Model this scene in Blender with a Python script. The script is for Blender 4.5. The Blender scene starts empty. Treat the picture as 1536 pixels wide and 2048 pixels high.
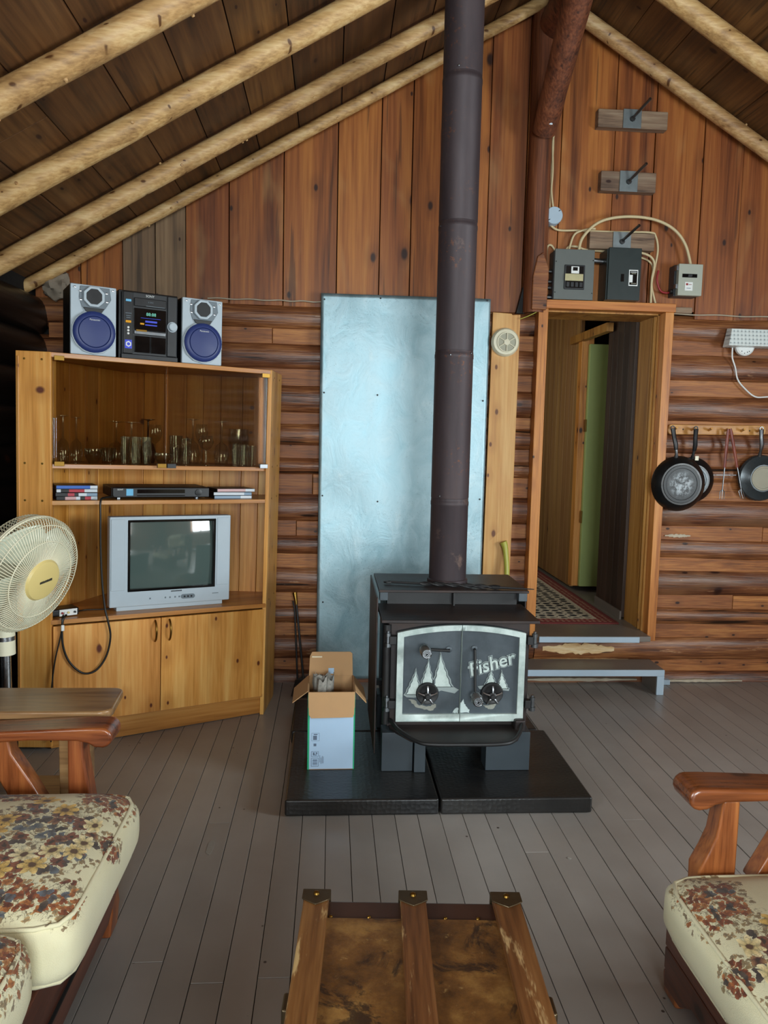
import bpy, bmesh, math, random
from mathutils import Vector, Matrix, noise as mnoise
random.seed(7)
R = math.radians
PI = math.pi
sc = bpy.context.scene
C = sc.collection

# ------------------------------------------------------------------ camera
cam_d = bpy.data.cameras.new('camera'); cam = bpy.data.objects.new('camera', cam_d); C.objects.link(cam)
cam_d.sensor_fit = 'HORIZONTAL'; cam_d.sensor_width = 36.0; cam_d.lens = 1540/1536*36.0; cam_d.clip_start = 0.02
cam.matrix_world = (Matrix.Translation((0, 0, 1.30)) @ Matrix.Rotation(-R(4.003), 4, 'Z')
                    @ Matrix.Rotation(R(90-5.708), 4, 'X') @ Matrix.Rotation(R(1.273), 4, 'Z'))
sc.camera = cam
sc.cycles.max_bounces = 8; sc.cycles.diffuse_bounces = 5; sc.cycles.glossy_bounces = 4; sc.cycles.transparent_max_bounces = 14

# ------------------------------------------------------------------ world, light, exposure
w = bpy.data.worlds.new('sky'); sc.world = w; w.use_nodes = True
bg = w.node_tree.nodes['Background']; bg.inputs[0].default_value = (0.62, 0.80, 0.92, 1); bg.inputs[1].default_value = 1.2
sc.view_settings.view_transform = 'Standard'; sc.view_settings.look = 'None'
sc.view_settings.exposure = 0.85; sc.view_settings.gamma = 1.0; sc.view_settings.use_curve_mapping = False

def window_light(name, loc, rot, sx, sy, power, col):
    d = bpy.data.lights.new(name, 'AREA'); d.shape = 'RECTANGLE'; d.size = sx; d.size_y = sy; d.energy = power; d.color = col
    o = bpy.data.objects.new(name, d); o.location = loc; o.rotation_euler = rot; C.objects.link(o); return o
DAY = (0.86, 0.97, 1.0)
# daylight standing in each window opening (the openings themselves are built with the walls)
window_light('daylight_rear_window', (0.62, -2.44, 1.42), (R(90), 0, 0), 1.9, 1.1, 95, DAY)
window_light('daylight_left_window', (-1.52, -0.55, 1.35), (R(90), 0, R(-90)), 1.3, 0.9, 60, DAY)
window_light('daylight_right_window', (3.64, 0.75, 1.35), (R(90), 0, R(90)), 1.7, 1.0, 85, DAY)

# ------------------------------------------------------------------ helpers
def lin(h):
    h = h.lstrip('#'); v = [int(h[i:i+2], 16)/255 for i in (0, 2, 4)]
    return tuple((c/12.92 if c <= 0.04045 else ((c+0.055)/1.055)**2.4) for c in v) + (1,)

class NT:
    def __init__(s, name):
        s.m = bpy.data.materials.new(name); s.m.use_nodes = True; s.t = s.m.node_tree; s.b = s.t.nodes['Principled BSDF']
        s.out = s.t.nodes['Material Output']
    def n(s, typ, **k):
        o = s.t.nodes.new(typ)
        for a, v in k.items(): setattr(o, a, v)
        return o
    def l(s, a, b): s.t.links.new(a, b)
    def val(s, sock, v):
        if hasattr(v, 'links'): s.l(v, sock)
        else: sock.default_value = v
    def math(s, op, a, b=0.0, clamp=False):
        o = s.n('ShaderNodeMath', operation=op, use_clamp=clamp); s.val(o.inputs[0], a); s.val(o.inputs[1], b); return o.outputs[0]
    def vmath(s, op, a, b=None):
        o = s.n('ShaderNodeVectorMath', operation=op); s.val(o.inputs[0], a)
        if b is not None: s.val(o.inputs[1], b)
        return o.outputs['Value'] if op in ('LENGTH', 'DOT_PRODUCT', 'DISTANCE') else o.outputs[0]
    def noise(s, vec, scale, detail=4, rough=0.55, dist=0.0):
        o = s.n('ShaderNodeTexNoise'); s.l(vec, o.inputs['Vector']); o.inputs['Scale'].default_value = scale
        o.inputs['Detail'].default_value = detail; o.inputs['Roughness'].default_value = rough; o.inputs['Distortion'].default_value = dist
        return o.outputs['Fac']
    def vor(s, vec, scale, rand=1.0, feature='F1', dim='3D'):
        o = s.n('ShaderNodeTexVoronoi', feature=feature, voronoi_dimensions=dim); s.l(vec, o.inputs['Vector'])
        o.inputs['Scale'].default_value = scale; o.inputs['Randomness'].default_value = rand; return o
    def ramp(s, fac, stops, interp='LINEAR'):
        o = s.n('ShaderNodeValToRGB'); s.l(fac, o.inputs[0]); e = o.color_ramp.elements; o.color_ramp.interpolation = interp
        while len(e) < len(stops): e.new(0.5)
        for x, (p, c) in zip(e, stops): x.position = p; x.color = c
        return o.outputs[0]
    def step(s, x, a, b):
        o = s.n('ShaderNodeMapRange', interpolation_type='SMOOTHSTEP'); s.val(o.inputs['Value'], x)
        o.inputs['From Min'].default_value = a; o.inputs['From Max'].default_value = b; return o.outputs[0]
    def mix(s, f, a, b, mode='MIX'):
        o = s.n('ShaderNodeMix', data_type='RGBA', blend_type=mode); s.val(o.inputs[0], f); s.val(o.inputs[6], a); s.val(o.inputs[7], b); return o.outputs[2]
    def hsv(s, col, h=0.5, sa=1.0, v=1.0):
        o = s.n('ShaderNodeHueSaturation'); s.val(o.inputs['Hue'], h); s.val(o.inputs['Saturation'], sa); s.val(o.inputs['Value'], v); s.val(o.inputs['Color'], col); return o.outputs[0]
    def coord(s, rnd=True):
        tc = s.n('ShaderNodeTexCoord').outputs['Object']
        if not rnd: return tc
        oi = s.n('ShaderNodeObjectInfo').outputs['Random']
        cx = s.n('ShaderNodeCombineXYZ'); s.l(s.math('MULTIPLY', oi, 31.7), cx.inputs[0]); s.l(s.math('MULTIPLY', oi, 57.3), cx.inputs[1]); s.l(s.math('MULTIPLY', oi, 83.9), cx.inputs[2])
        return s.vmath('ADD', tc, cx.outputs[0])
    def rnd(s): return s.n('ShaderNodeObjectInfo').outputs['Random']
    def bump(s, h, strength=0.2, dist=0.01):
        o = s.n('ShaderNodeBump'); o.inputs['Strength'].default_value = strength; o.inputs['Distance'].default_value = dist
        s.l(h, o.inputs['Height']); s.l(o.outputs[0], s.b.inputs['Normal'])
    def setp(s, **k):
        for a, v in k.items():
            s.val(s.b.inputs[a.replace('_', ' ')], v)

def plain(name, col, rough=0.5, metal=0.0, coat=0.0, var=0.06, nscale=30, bump=0.0, spec=0.5):
    t = NT(name); c = lin(col); v = t.coord(); f = t.noise(v, nscale, 4)
    colr = t.hsv(c, 0.5, 1.0, t.math('ADD', t.math('MULTIPLY', f, 2*var), 1-var))
    t.setp(Base_Color=colr, Metallic=metal, Coat_Weight=coat)
    t.b.inputs['Specular IOR Level'].default_value = spec
    t.l(t.math('ADD', t.math('MULTIPLY', f, 0.16), rough-0.08, True), t.b.inputs['Roughness'])
    if bump: t.bump(f, bump, 0.003)
    return t.m

def wood(name, dark, mid, light, axis='Z', across=13, along=1.0, rough=0.5, coat=0.0, knots=0.35, kcol='#2e1308', var=0.13, bump=0.12,
         blotch=0.0, bcol='#d9a765', plank=None, kscale=1.0, sat=0.0, worn=0.0, wcol='#c9a878', vein=0.35, crack=0.0, bdist=.004):
    t = NT(name); v = t.coord()
    def sc3(al, ac): return {'X': (al, ac, ac), 'Y': (ac, al, ac), 'Z': (ac, ac, al)}[axis]
    va = t.vmath('MULTIPLY', v, sc3(along, across)); fa = t.noise(va, 1.0, 5, 0.6, 0.8)
    vb = t.vmath('MULTIPLY', v, sc3(along*5, across*9)); fb = t.noise(vb, 1.0, 3)
    f = t.math('ADD', t.math('MULTIPLY', fa, 1-vein), t.math('MULTIPLY', fb, vein))
    col = t.ramp(f, [(0.34, lin(dark)), (0.5, lin(mid)), (0.66, lin(light))])
    if blotch:
        vc = t.vmath('MULTIPLY', v, sc3(1.2, 3.4)); m = t.step(t.noise(vc, 1.3, 3, 0.6, 0.4), 0.56, 0.72)
        col = t.mix(t.math('MULTIPLY', m, blotch), col, lin(bcol))
    if knots:
        se = t.n('ShaderNodeSeparateXYZ'); t.l(v, se.inputs[0]); ai = 'XYZ'.index(axis); o1, o2 = [i for i in range(3) if i != ai]
        ck = t.n('ShaderNodeCombineXYZ'); t.l(t.math('MULTIPLY', t.math('ADD', se.outputs[o1], se.outputs[o2]), 7.5*kscale), ck.inputs[0]); t.l(t.math('MULTIPLY', se.outputs[ai], 4.2*kscale), ck.inputs[1])
        vo = t.vor(ck.outputs[0], 1.0, 1.0, 'F1', '2D')
        sp = t.n('ShaderNodeSeparateColor'); t.l(vo.outputs['Color'], sp.inputs[0])
        sel = t.math('GREATER_THAN', sp.outputs[0], 1-knots)
        kd = t.math('MULTIPLY', vo.outputs['Distance'], t.math('ADD', t.math('MULTIPLY', sp.outputs[1], 1.6), .75)); km = t.step(kd, 0.12, 0.05); halo = t.step(vo.outputs['Distance'], 0.38, 0.1)
        col = t.mix(t.math('MULTIPLY', t.math('MULTIPLY', halo, sel), 0.35), col, lin(dark))
        col = t.mix(t.math('MULTIPLY', km, sel), col, lin(kcol))
    if crack:
        m = t.step(t.noise(t.vmath('MULTIPLY', v, sc3(1.1, 34)), 1.0, 2, 0.5, 0.3), 0.66, 0.70)
        col = t.mix(t.math('MULTIPLY', m, crack), col, lin('#120a06'))
    if worn:
        m = t.step(t.noise(t.vmath('MULTIPLY', v, sc3(4, 22)), 1.0, 5, 0.7), 0.66-0.1*worn, 0.74-0.1*worn)
        col = t.mix(m, col, lin(wcol))
    r = t.rnd(); val = t.math('ADD', t.math('MULTIPLY', r, 2*var), 1-var); hue = t.math('ADD', t.math('MULTIPLY', r, 0.008), 0.497)
    if plank:
        ax, wd = plank; sep = t.n('ShaderNodeSeparateXYZ'); t.l(v, sep.inputs[0]); q = t.math('FLOOR', t.math('DIVIDE', sep.outputs['XYZ'.index(ax)], wd))
        wn = t.n('ShaderNodeTexWhiteNoise', noise_dimensions='1D'); t.l(q, wn.inputs['W'])
        val = t.math('MULTIPLY', val, t.math('ADD', t.math('MULTIPLY', wn.outputs[0], 0.26), 0.87))
    col = t.hsv(col, hue, 1.0+sat, val)
    t.setp(Base_Color=col, Coat_Weight=coat); t.b.inputs['Coat Roughness'].default_value = 0.2
    t.l(t.math('ADD', t.math('MULTIPLY', fb, 0.2), rough-0.1, True), t.b.inputs['Roughness'])
    if bump: t.bump(f, bump, bdist)
    return t.m

class MB:
    """collects geometry in modelling space; build() links it as one object"""
    def __init__(s): s.v = []; s.f = []
    def add(s, vs, fs):
        o = len(s.v); s.v += [tuple(p) for p in vs]; s.f += [tuple(i+o for i in q) for q in fs]; return s
    def box(s, x0, x1, y0, y1, z0, z1, M=None):
        vs = [Vector((x, y, z)) for x in (x0, x1) for y in (y0, y1) for z in (z0, z1)]
        if M: vs = [M @ p for p in vs]
        return s.add(vs, [(0, 1, 3, 2), (4, 6, 7, 5), (0, 4, 5, 1), (2, 3, 7, 6), (0, 2, 6, 4), (1, 5, 7, 3)])
    def prism(s, pts, a, b, axis='Y', M=None):
        """polygon pts (p,q) extruded from a to b along axis; Y: (x,z)  Z: (x,y)  X: (y,z)"""
        f = {'Y': lambda p, q, h: (p, h, q), 'Z': lambda p, q, h: (p, q, h), 'X': lambda p, q, h: (h, p, q)}[axis]
        n = len(pts); vs = [Vector(f(p, q, a)) for p, q in pts] + [Vector(f(p, q, b)) for p, q in pts]
        if M: vs = [M @ p for p in vs]
        return s.add(vs, [tuple(range(n))[::-1], tuple(range(n, 2*n))] + [(i, (i+1) % n, n+(i+1) % n, n+i) for i in range(n)])
    def ring(s, outer, inner, a, b, axis='Y', M=None):
        f = {'Y': lambda p, q, h: (p, h, q), 'Z': lambda p, q, h: (p, q, h), 'X': lambda p, q, h: (h, p, q)}[axis]
        n = len(outer); vs = []
        for h in (a, b):
            for L in (outer, inner): vs += [Vector(f(p, q, h)) for p, q in L]
        if M: vs = [M @ p for p in vs]
        fs = []
        for i in range(n):
            j = (i+1) % n
            fs += [(i, j, n+j, n+i), (2*n+i, 3*n+i, 3*n+j, 2*n+j), (i, 2*n+i, 2*n+j, j), (n+i, n+j, 3*n+j, 3*n+i)]
        return s.add(vs, fs)
    def tube(s, pts, r, n=8, caps=True, flat=1.0):
        pts = [Vector(p) for p in pts]; rr = r if isinstance(r, (list, tuple)) else [r]*len(pts); vs = []; up = None
        for i, p in enumerate(pts):
            d = (pts[min(i+1, len(pts)-1)] - pts[max(i-1, 0)]).normalized()
            if up is None: up = Vector((0, 0, 1)) if abs(d.z) < 0.9 else Vector((0, 1, 0))
            sx = d.cross(up)
            if sx.length < 1e-6: sx = d.orthogonal()
            sx.normalize(); up = sx.cross(d).normalized()
            for k in range(n):
                a = 2*PI*k/n; vs.append(p + (sx*math.cos(a) + up*math.sin(a)*flat)*rr[i])
        fs = []
        for i in range(len(pts)-1):
            for k in range(n):
                a = i*n+k; b = i*n+(k+1) % n; fs.append((a, b, b+n, a+n))
        if caps: fs += [tuple(range(n))[::-1], tuple(range((len(pts)-1)*n, len(pts)*n))]
        return s.add(vs, fs)
    def lathe(s, prof, n=24, M=None, cap=True):
        """prof of (r,h) turned about local Z"""
        vs = []; fs = []
        for r, h in prof:
            for k in range(n): vs.append(Vector((max(r, 1e-4)*math.cos(2*PI*k/n), max(r, 1e-4)*math.sin(2*PI*k/n), h)))
        if M: vs = [M @ p for p in vs]
        for i in range(len(prof)-1):
            for k in range(n):
                a = i*n+k; b = i*n+(k+1) % n; fs.append((a, b, b+n, a+n))
        if cap: fs += [tuple(range(n))[::-1], tuple(range((len(prof)-1)*n, len(prof)*n))]
        return s.add(vs, fs)
    def grid(s, nu, nv, fn):
        vs = [fn(i/(nu-1), j/(nv-1)) for j in range(nv) for i in range(nu)]
        fs = [(j*nu+i, j*nu+i+1, (j+1)*nu+i+1, (j+1)*nu+i) for j in range(nv-1) for i in range(nu-1)]
        return s.add(vs, fs)
    def build(s, name, mat, parent=None, smooth=None, bevel=0.0, seg=2, flip=True, solid=0.0):
        xs = list(zip(*s.v)); c = Vector([(min(a)+max(a))/2 for a in xs]); me = bpy.data.meshes.new(name)
        me.from_pydata([Vector(p)-c for p in s.v], [], s.f)
        if flip:
            bm = bmesh.new(); bm.from_mesh(me); bmesh.ops.recalc_face_normals(bm, faces=bm.faces); bm.to_mesh(me); bm.free()
        me.materials.append(mat)
        if smooth is not None:
            me.polygons.foreach_set('use_smooth', [True]*len(me.polygons)); me.set_sharp_from_angle(angle=R(smooth))
        o = bpy.data.objects.new(name, me); C.objects.link(o); ORG[o] = c
        if parent is not None: o.parent = parent; o.location = c - ORG[parent]
        else: o.location = c
        if solid:
            m = o.modifiers.new('solid', 'SOLIDIFY'); m.thickness = solid; m.offset = 0
        if bevel:
            m = o.modifiers.new('bevel', 'BEVEL'); m.width = bevel; m.segments = seg; m.limit_method = 'ANGLE'; m.angle_limit = R(40)
            if smooth is None:
                me.polygons.foreach_set('use_smooth', [True]*len(me.polygons)); m.harden_normals = True
        return o
ORG = {}
def props(o, label=None, cat=None, group=None, kind=None):
    if label: o['label'] = label
    if cat: o['category'] = cat
    if group: o['group'] = group
    if kind: o['kind'] = kind
    return o
def thing(name, label, cat, loc=(0, 0, 0), M=None, group=None, kind=None):
    """Empty at the base. without M children are modelled in world space, with M in the thing's own space"""
    o = bpy.data.objects.new(name, None); o.empty_display_size = 0.1; C.objects.link(o)
    if M is None: o.location = loc; ORG[o] = Vector(loc)
    else: o.matrix_world = M; ORG[o] = Vector((0, 0, 0))
    return props(o, label, cat, group, kind)
def box(name, mat, parent, x0, x1, y0, y1, z0, z1, bevel=0.0, M=None):
    return MB().box(x0, x1, y0, y1, z0, z1, M).build(name, mat, parent, bevel=bevel)
def tub(name, mat, parent, pts, r, n=8): return MB().tube(pts, r, n).build(name, mat, parent, smooth=60)
def spline(pts, k=6):
    """smooth polyline through pts"""
    pts = [Vector(p) for p in pts]; out = []
    for i in range(len(pts)-1):
        p0 = pts[max(i-1, 0)]; p1 = pts[i]; p2 = pts[i+1]; p3 = pts[min(i+2, len(pts)-1)]
        for j in range(k):
            t = j/k; out.append(0.5*((2*p1) + (p2-p0)*t + (2*p0-5*p1+4*p2-p3)*t*t + (3*p1-p0-3*p2+p3)*t**3))
    return out + [pts[-1]]
def text(name, s, size, mat, parent, M, extrude=0.0008, shear=0.0, align='CENTER', bold=0.0):
    cu = bpy.data.curves.new(name, 'FONT'); cu.body = s; cu.size = size; cu.extrude = extrude; cu.shear = shear; cu.align_x = align; cu.align_y = 'CENTER'; cu.offset = bold; cu.resolution_u = 3
    t = bpy.data.objects.new(name, cu); C.objects.link(t); bpy.context.view_layer.update()
    me = bpy.data.meshes.new_from_object(t.evaluated_get(bpy.context.evaluated_depsgraph_get())); bpy.data.objects.remove(t); me.name = name
    me.materials.clear(); me.materials.append(mat); me.transform(M)
    co = [v.co.copy() for v in me.vertices]; xs = list(zip(*co)); c = Vector([(min(a)+max(a))/2 for a in xs]); me.transform(Matrix.Translation(-c))
    o = bpy.data.objects.new(name, me); C.objects.link(o); ORG[o] = c; o.parent = parent; o.location = c - ORG[parent]; return o
def TR(x, y, z): return Matrix.Translation((x, y, z))
def RX(a): return Matrix.Rotation(R(a), 4, 'X')
def RY(a): return Matrix.Rotation(R(a), 4, 'Y')
def RZ(a): return Matrix.Rotation(R(a), 4, 'Z')
FRONT = RX(90)          # text / lathe axis turned to face the viewer (-Y)

# ------------------------------------------------------------------ materials
M = {}
M['gable'] = wood('gable_board_wood', '#582a0f', '#8e4f22', '#ab6a30', 'Z', across=9, along=0.45, rough=0.48, knots=0.3, var=0.2, blotch=0.35, bcol='#b58a58', bump=0.15, crack=0.5, kscale=.9)
M['gable_grey'] = wood('weathered_board_wood', '#4a3a2c', '#7b6047', '#94795c', 'Z', across=9, along=0.5, rough=0.65, knots=0.3, var=0.1, crack=.5)
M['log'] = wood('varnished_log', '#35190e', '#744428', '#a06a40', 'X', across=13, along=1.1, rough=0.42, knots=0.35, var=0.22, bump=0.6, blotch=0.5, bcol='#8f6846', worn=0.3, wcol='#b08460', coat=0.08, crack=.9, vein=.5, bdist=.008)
M['logdark'] = wood('near_black_log', '#050404', '#0d0a08', '#191310', 'Y', across=11, along=0.9, rough=0.4, knots=0.2, var=0.2, bump=0.4)  # near-black brown on every left wall log
M['strip'] = wood('infill_strip_wood', '#63361a', '#965a2e', '#b37842', 'X', across=20, along=1.6, rough=0.55, knots=0.35, var=0.28, bump=0.4, kscale=1.6, vein=.5, crack=.5, blotch=.3, bcol='#7a4a2a')
M['roof'] = wood('roof_board_wood', '#2b1a0c', '#5c391b', '#785029', 'Y', across=8, along=0.5, crack=.5, rough=0.6, knots=0.35, var=0.22, blotch=0.2, bcol='#8f6a44', kscale=1.2)
M['rafter'] = wood('peeled_pole_wood', '#86603a', '#bd9461', '#d9b987', 'X', across=14, along=3.0, rough=0.5, knots=0.6, kcol='#5a3618', var=0.08, bump=0.25, kscale=2.0)
M['post'] = wood('post_wood', '#381a0d', '#69381f', '#8a5030', 'Z', across=11, along=0.8, rough=0.62, knots=0.25, var=0.08, bump=0.6, crack=.6, vein=.45)
M['trimwood'] = wood('door_casing_pine', '#8a4a1c', '#c07a38', '#d69650', 'Z', across=12, along=0.8, rough=0.45, knots=0.4, var=0.08, kscale=1.4)
M['pine'] = wood('honey_pine', '#a2621f', '#d08f44', '#e2ae64', 'Z', across=9, along=0.6, rough=0.42, knots=0.32, kcol='#5a240c', var=0.07, coat=0.15, plank=('X', 0.1), kscale=1.3)
M['pineh'] = wood('honey_pine_shelf', '#8a5220', '#b97a3a', '#cc9452', 'X', across=9, along=0.6, rough=0.4, knots=0.15, var=0.04, coat=0.2)
M['paleboard'] = wood('pale_pine_board', '#ab6f38', '#cb9353', '#dbad70', 'Z', across=9, along=0.5, rough=0.5, knots=0.55, kcol='#6a3818', var=0.03, kscale=1.2, blotch=.4, bcol='#c98a50')
M['oak'] = wood('maple_frame_wood', '#4a200e', '#844624', '#a4602f', 'X', across=14, along=1.2, rough=0.3, knots=0.08, var=0.05, coat=0.55)
M['oakz'] = wood('maple_frame_wood_upright', '#5a260f', '#94502a', '#b06a38', 'Z', across=14, along=1.2, rough=0.35, knots=0.05, var=0.05, coat=0.4)
M['oaky'] = wood('maple_rail_wood', '#3c1d12', '#63382a', '#7d4c38', 'Y', across=14, along=1.2, rough=0.4, knots=0.08, var=0.05, coat=0.25)
M['tabletop'] = wood('worn_table_wood', '#6a4a30', '#95704a', '#ab8a62', 'X', across=13, along=1.2, rough=0.32, knots=0.08, var=0.03, coat=0.4)
M['block'] = wood('weathered_block_wood', '#4a382c', '#7d6450', '#94806a', 'X', across=14, along=1.5, rough=0.7, knots=0.2, var=0.15, bump=0.3)
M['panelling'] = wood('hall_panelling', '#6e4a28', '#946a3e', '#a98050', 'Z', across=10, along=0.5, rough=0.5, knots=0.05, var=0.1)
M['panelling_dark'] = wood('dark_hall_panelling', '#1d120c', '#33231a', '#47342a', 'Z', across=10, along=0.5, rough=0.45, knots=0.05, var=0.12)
M['trunkslat'] = wood('trunk_slat_wood', '#3a1f0d', '#694020', '#865a32', 'Y', across=16, along=1.2, rough=0.4, knots=0.05, var=0.06, coat=0.25, worn=0.75, wcol='#b59466', crack=.5, blotch=.4, bcol='#4a2c18')
M['black'] = plain('black_plastic', '#101114', 0.4)
M['blackgloss'] = plain('black_gloss', '#08090b', 0.12)
M['darkgrey'] = plain('charcoal_plastic', '#26282b', 0.4)
M['silver'] = plain('silver_plastic', '#b2bfc8', 0.35, coat=0.2, var=0.03)
M['silverdark'] = plain('satin_grey_plastic', '#6d7880', 0.35, var=0.03)
M['bluecone'] = plain('navy_speaker_grille', '#26356e', 0.45, var=0.04)
M['cream'] = plain('cream_plastic', '#ded8bd', 0.4, var=0.03)
M['creamhub'] = plain('yellowed_hub_plastic', '#d8c27e', 0.45, var=0.02)
M['chrome'] = plain('chrome', '#b4b7bb', 0.28, metal=1.0, var=0.03)
M['steel'] = plain('brushed_steel', '#84888c', 0.35, metal=1.0, var=0.05)
M['brass'] = plain('aged_brass', '#8a6a32', 0.35, metal=1.0, var=0.1)
M['iron'] = plain('black_iron', '#1b1a1b', 0.5, bump=0.1, var=0.2)
M['white'] = plain('white_plastic', '#dfe2e0', 0.5, var=0.03)
M['paper'] = plain('newsprint', '#8a867e', 0.9, var=0.6, nscale=90)
M['carton'] = plain('brown_cardboard', '#b58d62', 0.8, var=0.06)
M['cartonprint'] = plain('pale_blue_carton_print', '#a9c3dc', 0.6, var=0.02)
M['green'] = plain('green_carton_print', '#1fa070', 0.5, var=0.04)
M['ink'] = plain('grey_print_ink', '#5c6b80', 0.6, var=0.02)
M['cable'] = plain('ivory_cable', '#c9b78f', 0.5, var=0.04)
M['redwire'] = plain('red_cable', '#8c1f22', 0.4)
M['cord'] = plain('black_cord', '#16130f', 0.45)
M['bluegrey'] = plain('pale_blue_painted_wood', '#a9bccb', 0.45, var=0.06, nscale=14)
M['stepgrey'] = plain('grey_painted_step', '#746c64', 0.35, var=0.06, nscale=9)
M['gap'] = plain('dark_gap', '#0b0705', 0.9)
M['subfloor'] = plain('dusty_floor_gap', '#221c18', 0.9)
M['chink'] = plain('pale_chinking', '#b8ad98', 0.8, var=0.2, nscale=40)

# ================================================================== THE ROOM
XL, XR, YF, YB = -1.40, 3.50, -2.40, 3.95      # left, right, front (behind the viewer) and back wall faces
RX0, RZ0 = 1.05, 3.474                          # ridge line of the ceiling boards
SL, SR = 0.58, 0.60                             # roof slopes left and right
def zc(x): return RZ0 - SL*(RX0-x) if x < RX0 else RZ0 - SR*(x-RX0)

# ---- floor: painted tongue-and-groove boards
t = NT('painted_floorboard'); v = t.coord()
f1 = t.noise(v, 3.0, 4); f2 = t.noise(t.vmath('MULTIPLY', v, (60, 4, 60)), 1.0, 4); vd = t.vor(v, 16.0)
spk = t.math('MULTIPLY', t.step(vd.outputs['Distance'], 0.09, 0.05), t.math('GREATER_THAN', t.noise(v, 7.0, 1), 0.60))
col = t.ramp(f1, [(0.3, lin('#8d8680')), (0.7, lin('#9c958f'))])
col = t.hsv(col, 0.5, 1.0, t.math('ADD', t.math('MULTIPLY', t.rnd(), 0.07), 0.965)); col = t.mix(spk, col, lin('#3a2f2a'))
t.setp(Base_Color=col); t.l(t.math('ADD', t.math('MULTIPLY', f1, 0.06), 0.32), t.b.inputs['Roughness']); t.bump(f2, 0.10, 0.003); M['floor'] = t.m

floor = thing('floor', 'grey-brown painted floor of narrow boards running to the log wall', None, (1.0, 0.8, 0), kind='structure')
box('subfloor', M['subfloor'], floor, XL-0.2, XR+0.2, YF-0.2, 4.05, -0.06, -0.022)
WB = 0.0786; k0 = int(math.ceil((XL-0.1)/WB))
for k in range(k0, int((XR+0.1)/WB)+1):
    x0 = k*WB+0.0009; x1 = (k+1)*WB-0.0009
    cuts = [YF-0.1, random.uniform(-1.5, 0.6), random.uniform(1.3, 1.9) if k % 3 == 0 else random.uniform(0.8, 3.2), 4.03]
    for a, b in zip(cuts[:-1], cuts[1:]):
        dz = random.uniform(-0.0008, 0.0006)
        box('floorboard', M['floor'], floor, x0, x1, a+0.0006, b-0.0006, -0.02, dz, bevel=0.0012)
# bare chips where the paint has worn through
M['chip'] = plain('bare_chip', '#9a948c', 0.7, var=0.2, nscale=80)
for cx, cy, a, b in [(-0.36, 2.33, 0.011, 0.05), (0.76, 2.235, 0.007, 0.006), (0.44, 1.95, 0.003, 0.004)]:
    pts = [(cx+a*math.cos(i*PI/5)*random.uniform(.8, 1.1), cy+b*math.sin(i*PI/5)*random.uniform(.8, 1.1)) for i in range(10)]
    MB().prism(pts, 0.0003, 0.0018, 'Z').build('paint_chip', M['chip'], floor)

# ---- back wall: logs with infill strips below, upright boards in the gable
wb = thing('wall_back', 'log wall with upright stained boards in the gable above', None, (1.0, 4.05, 0), kind='structure')
MB().prism([(XL-0.15, -0.05), (1.06, -0.05), (1.06, 1.97), (1.70, 1.97), (1.70, -0.05), (XR+0.15, -0.05), (XR+0.15, zc(XR+0.15)+0.02), (RX0, RZ0+0.02), (XL-0.15, zc(XL-0.15)+0.02)], 4.04, 4.10).build('backing', M['gap'], wb)
box('backing', M['gap'], wb, 1.0, 1.8, 4.04, 4.10, -0.05, 0.25)
def log_x(x0, x1, z0, z1, parent, mat, yface=YB, depth=0.062, seed=0, bow=0.014, name='log'):
    zm = (z0+z1)/2; rz = (z1-z0)/2+0.012; n = max(8, int((x1-x0)*22)); m = 12
    def fn(u, w_):
        x = x0+u*(x1-x0); a = -PI*0.56+w_*PI*1.12
        q = Vector((x*2.2+seed*7.1, math.sin(a)*1.3, seed*3.3)); r = 1+0.10*mnoise.noise(q)+0.05*mnoise.noise(q*3.1)+0.03*mnoise.noise(Vector((x*1.5, math.sin(a)*9, seed*2.0)))
        dz = bow*mnoise.noise(Vector((x*0.9, seed*5.0, 1)))
        return (x, yface+depth-math.cos(a)*depth*r, zm+dz+math.sin(a)*rz*r)
    return MB().grid(n, m, fn).build(name, mat, parent, smooth=50)
LZ = [(1.815, 1.945), (1.615, 1.752), (1.40, 1.545), (1.235, 1.352), (1.085, 1.178), (0.845, 0.995), (0.672, 0.78), (0.468, 0.613), (0.312, 0.405), (0.118, 0.250), (-0.07, 0.063)]
SZ = [(1.752, 1.815), (1.545, 1.615), (1.352, 1.40), (1.178, 1.235), (0.995, 1.085), (0.78, 0.845), (0.613, 0.672), (0.405, 0.468), (0.250, 0.312), (0.063, 0.118)]
for i, (a, b) in enumerate(LZ):
    if b > 0.26:
        log_x(XL-0.06, 1.04, a, b, wb, M['log'], seed=i+1); log_x(1.71, XR+0.05, a, b, wb, M['log'], seed=i+31)
    elif i == 9:
        log_x(XL-0.06, 1.094, a, b, wb, M['log'], seed=i+1); log_x(1.098, XR+0.05, a, b, wb, M['log'], seed=i+31)
    else: log_x(XL-0.06, XR+0.05, a, b, wb, M['log'], seed=i+1)
for i, (a, b) in enumerate(SZ):
    segs = [(XL, 1.04), (1.71, XR)] if b > 0.26 else [(XL, XR)]
    for x0, x1 in segs:
        cut = random.uniform(x0+0.3, x1-0.3); y = 3.972+random.uniform(-0.006, 0.006)
        for p, q in ((x0, cut-0.001), (cut+0.001, x1)):
            box('infill_strip', M['strip'], wb, p, q, y, y+0.02, a-0.008, b+0.008+random.uniform(-0.004, 0.004), bevel=0.003)
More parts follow.
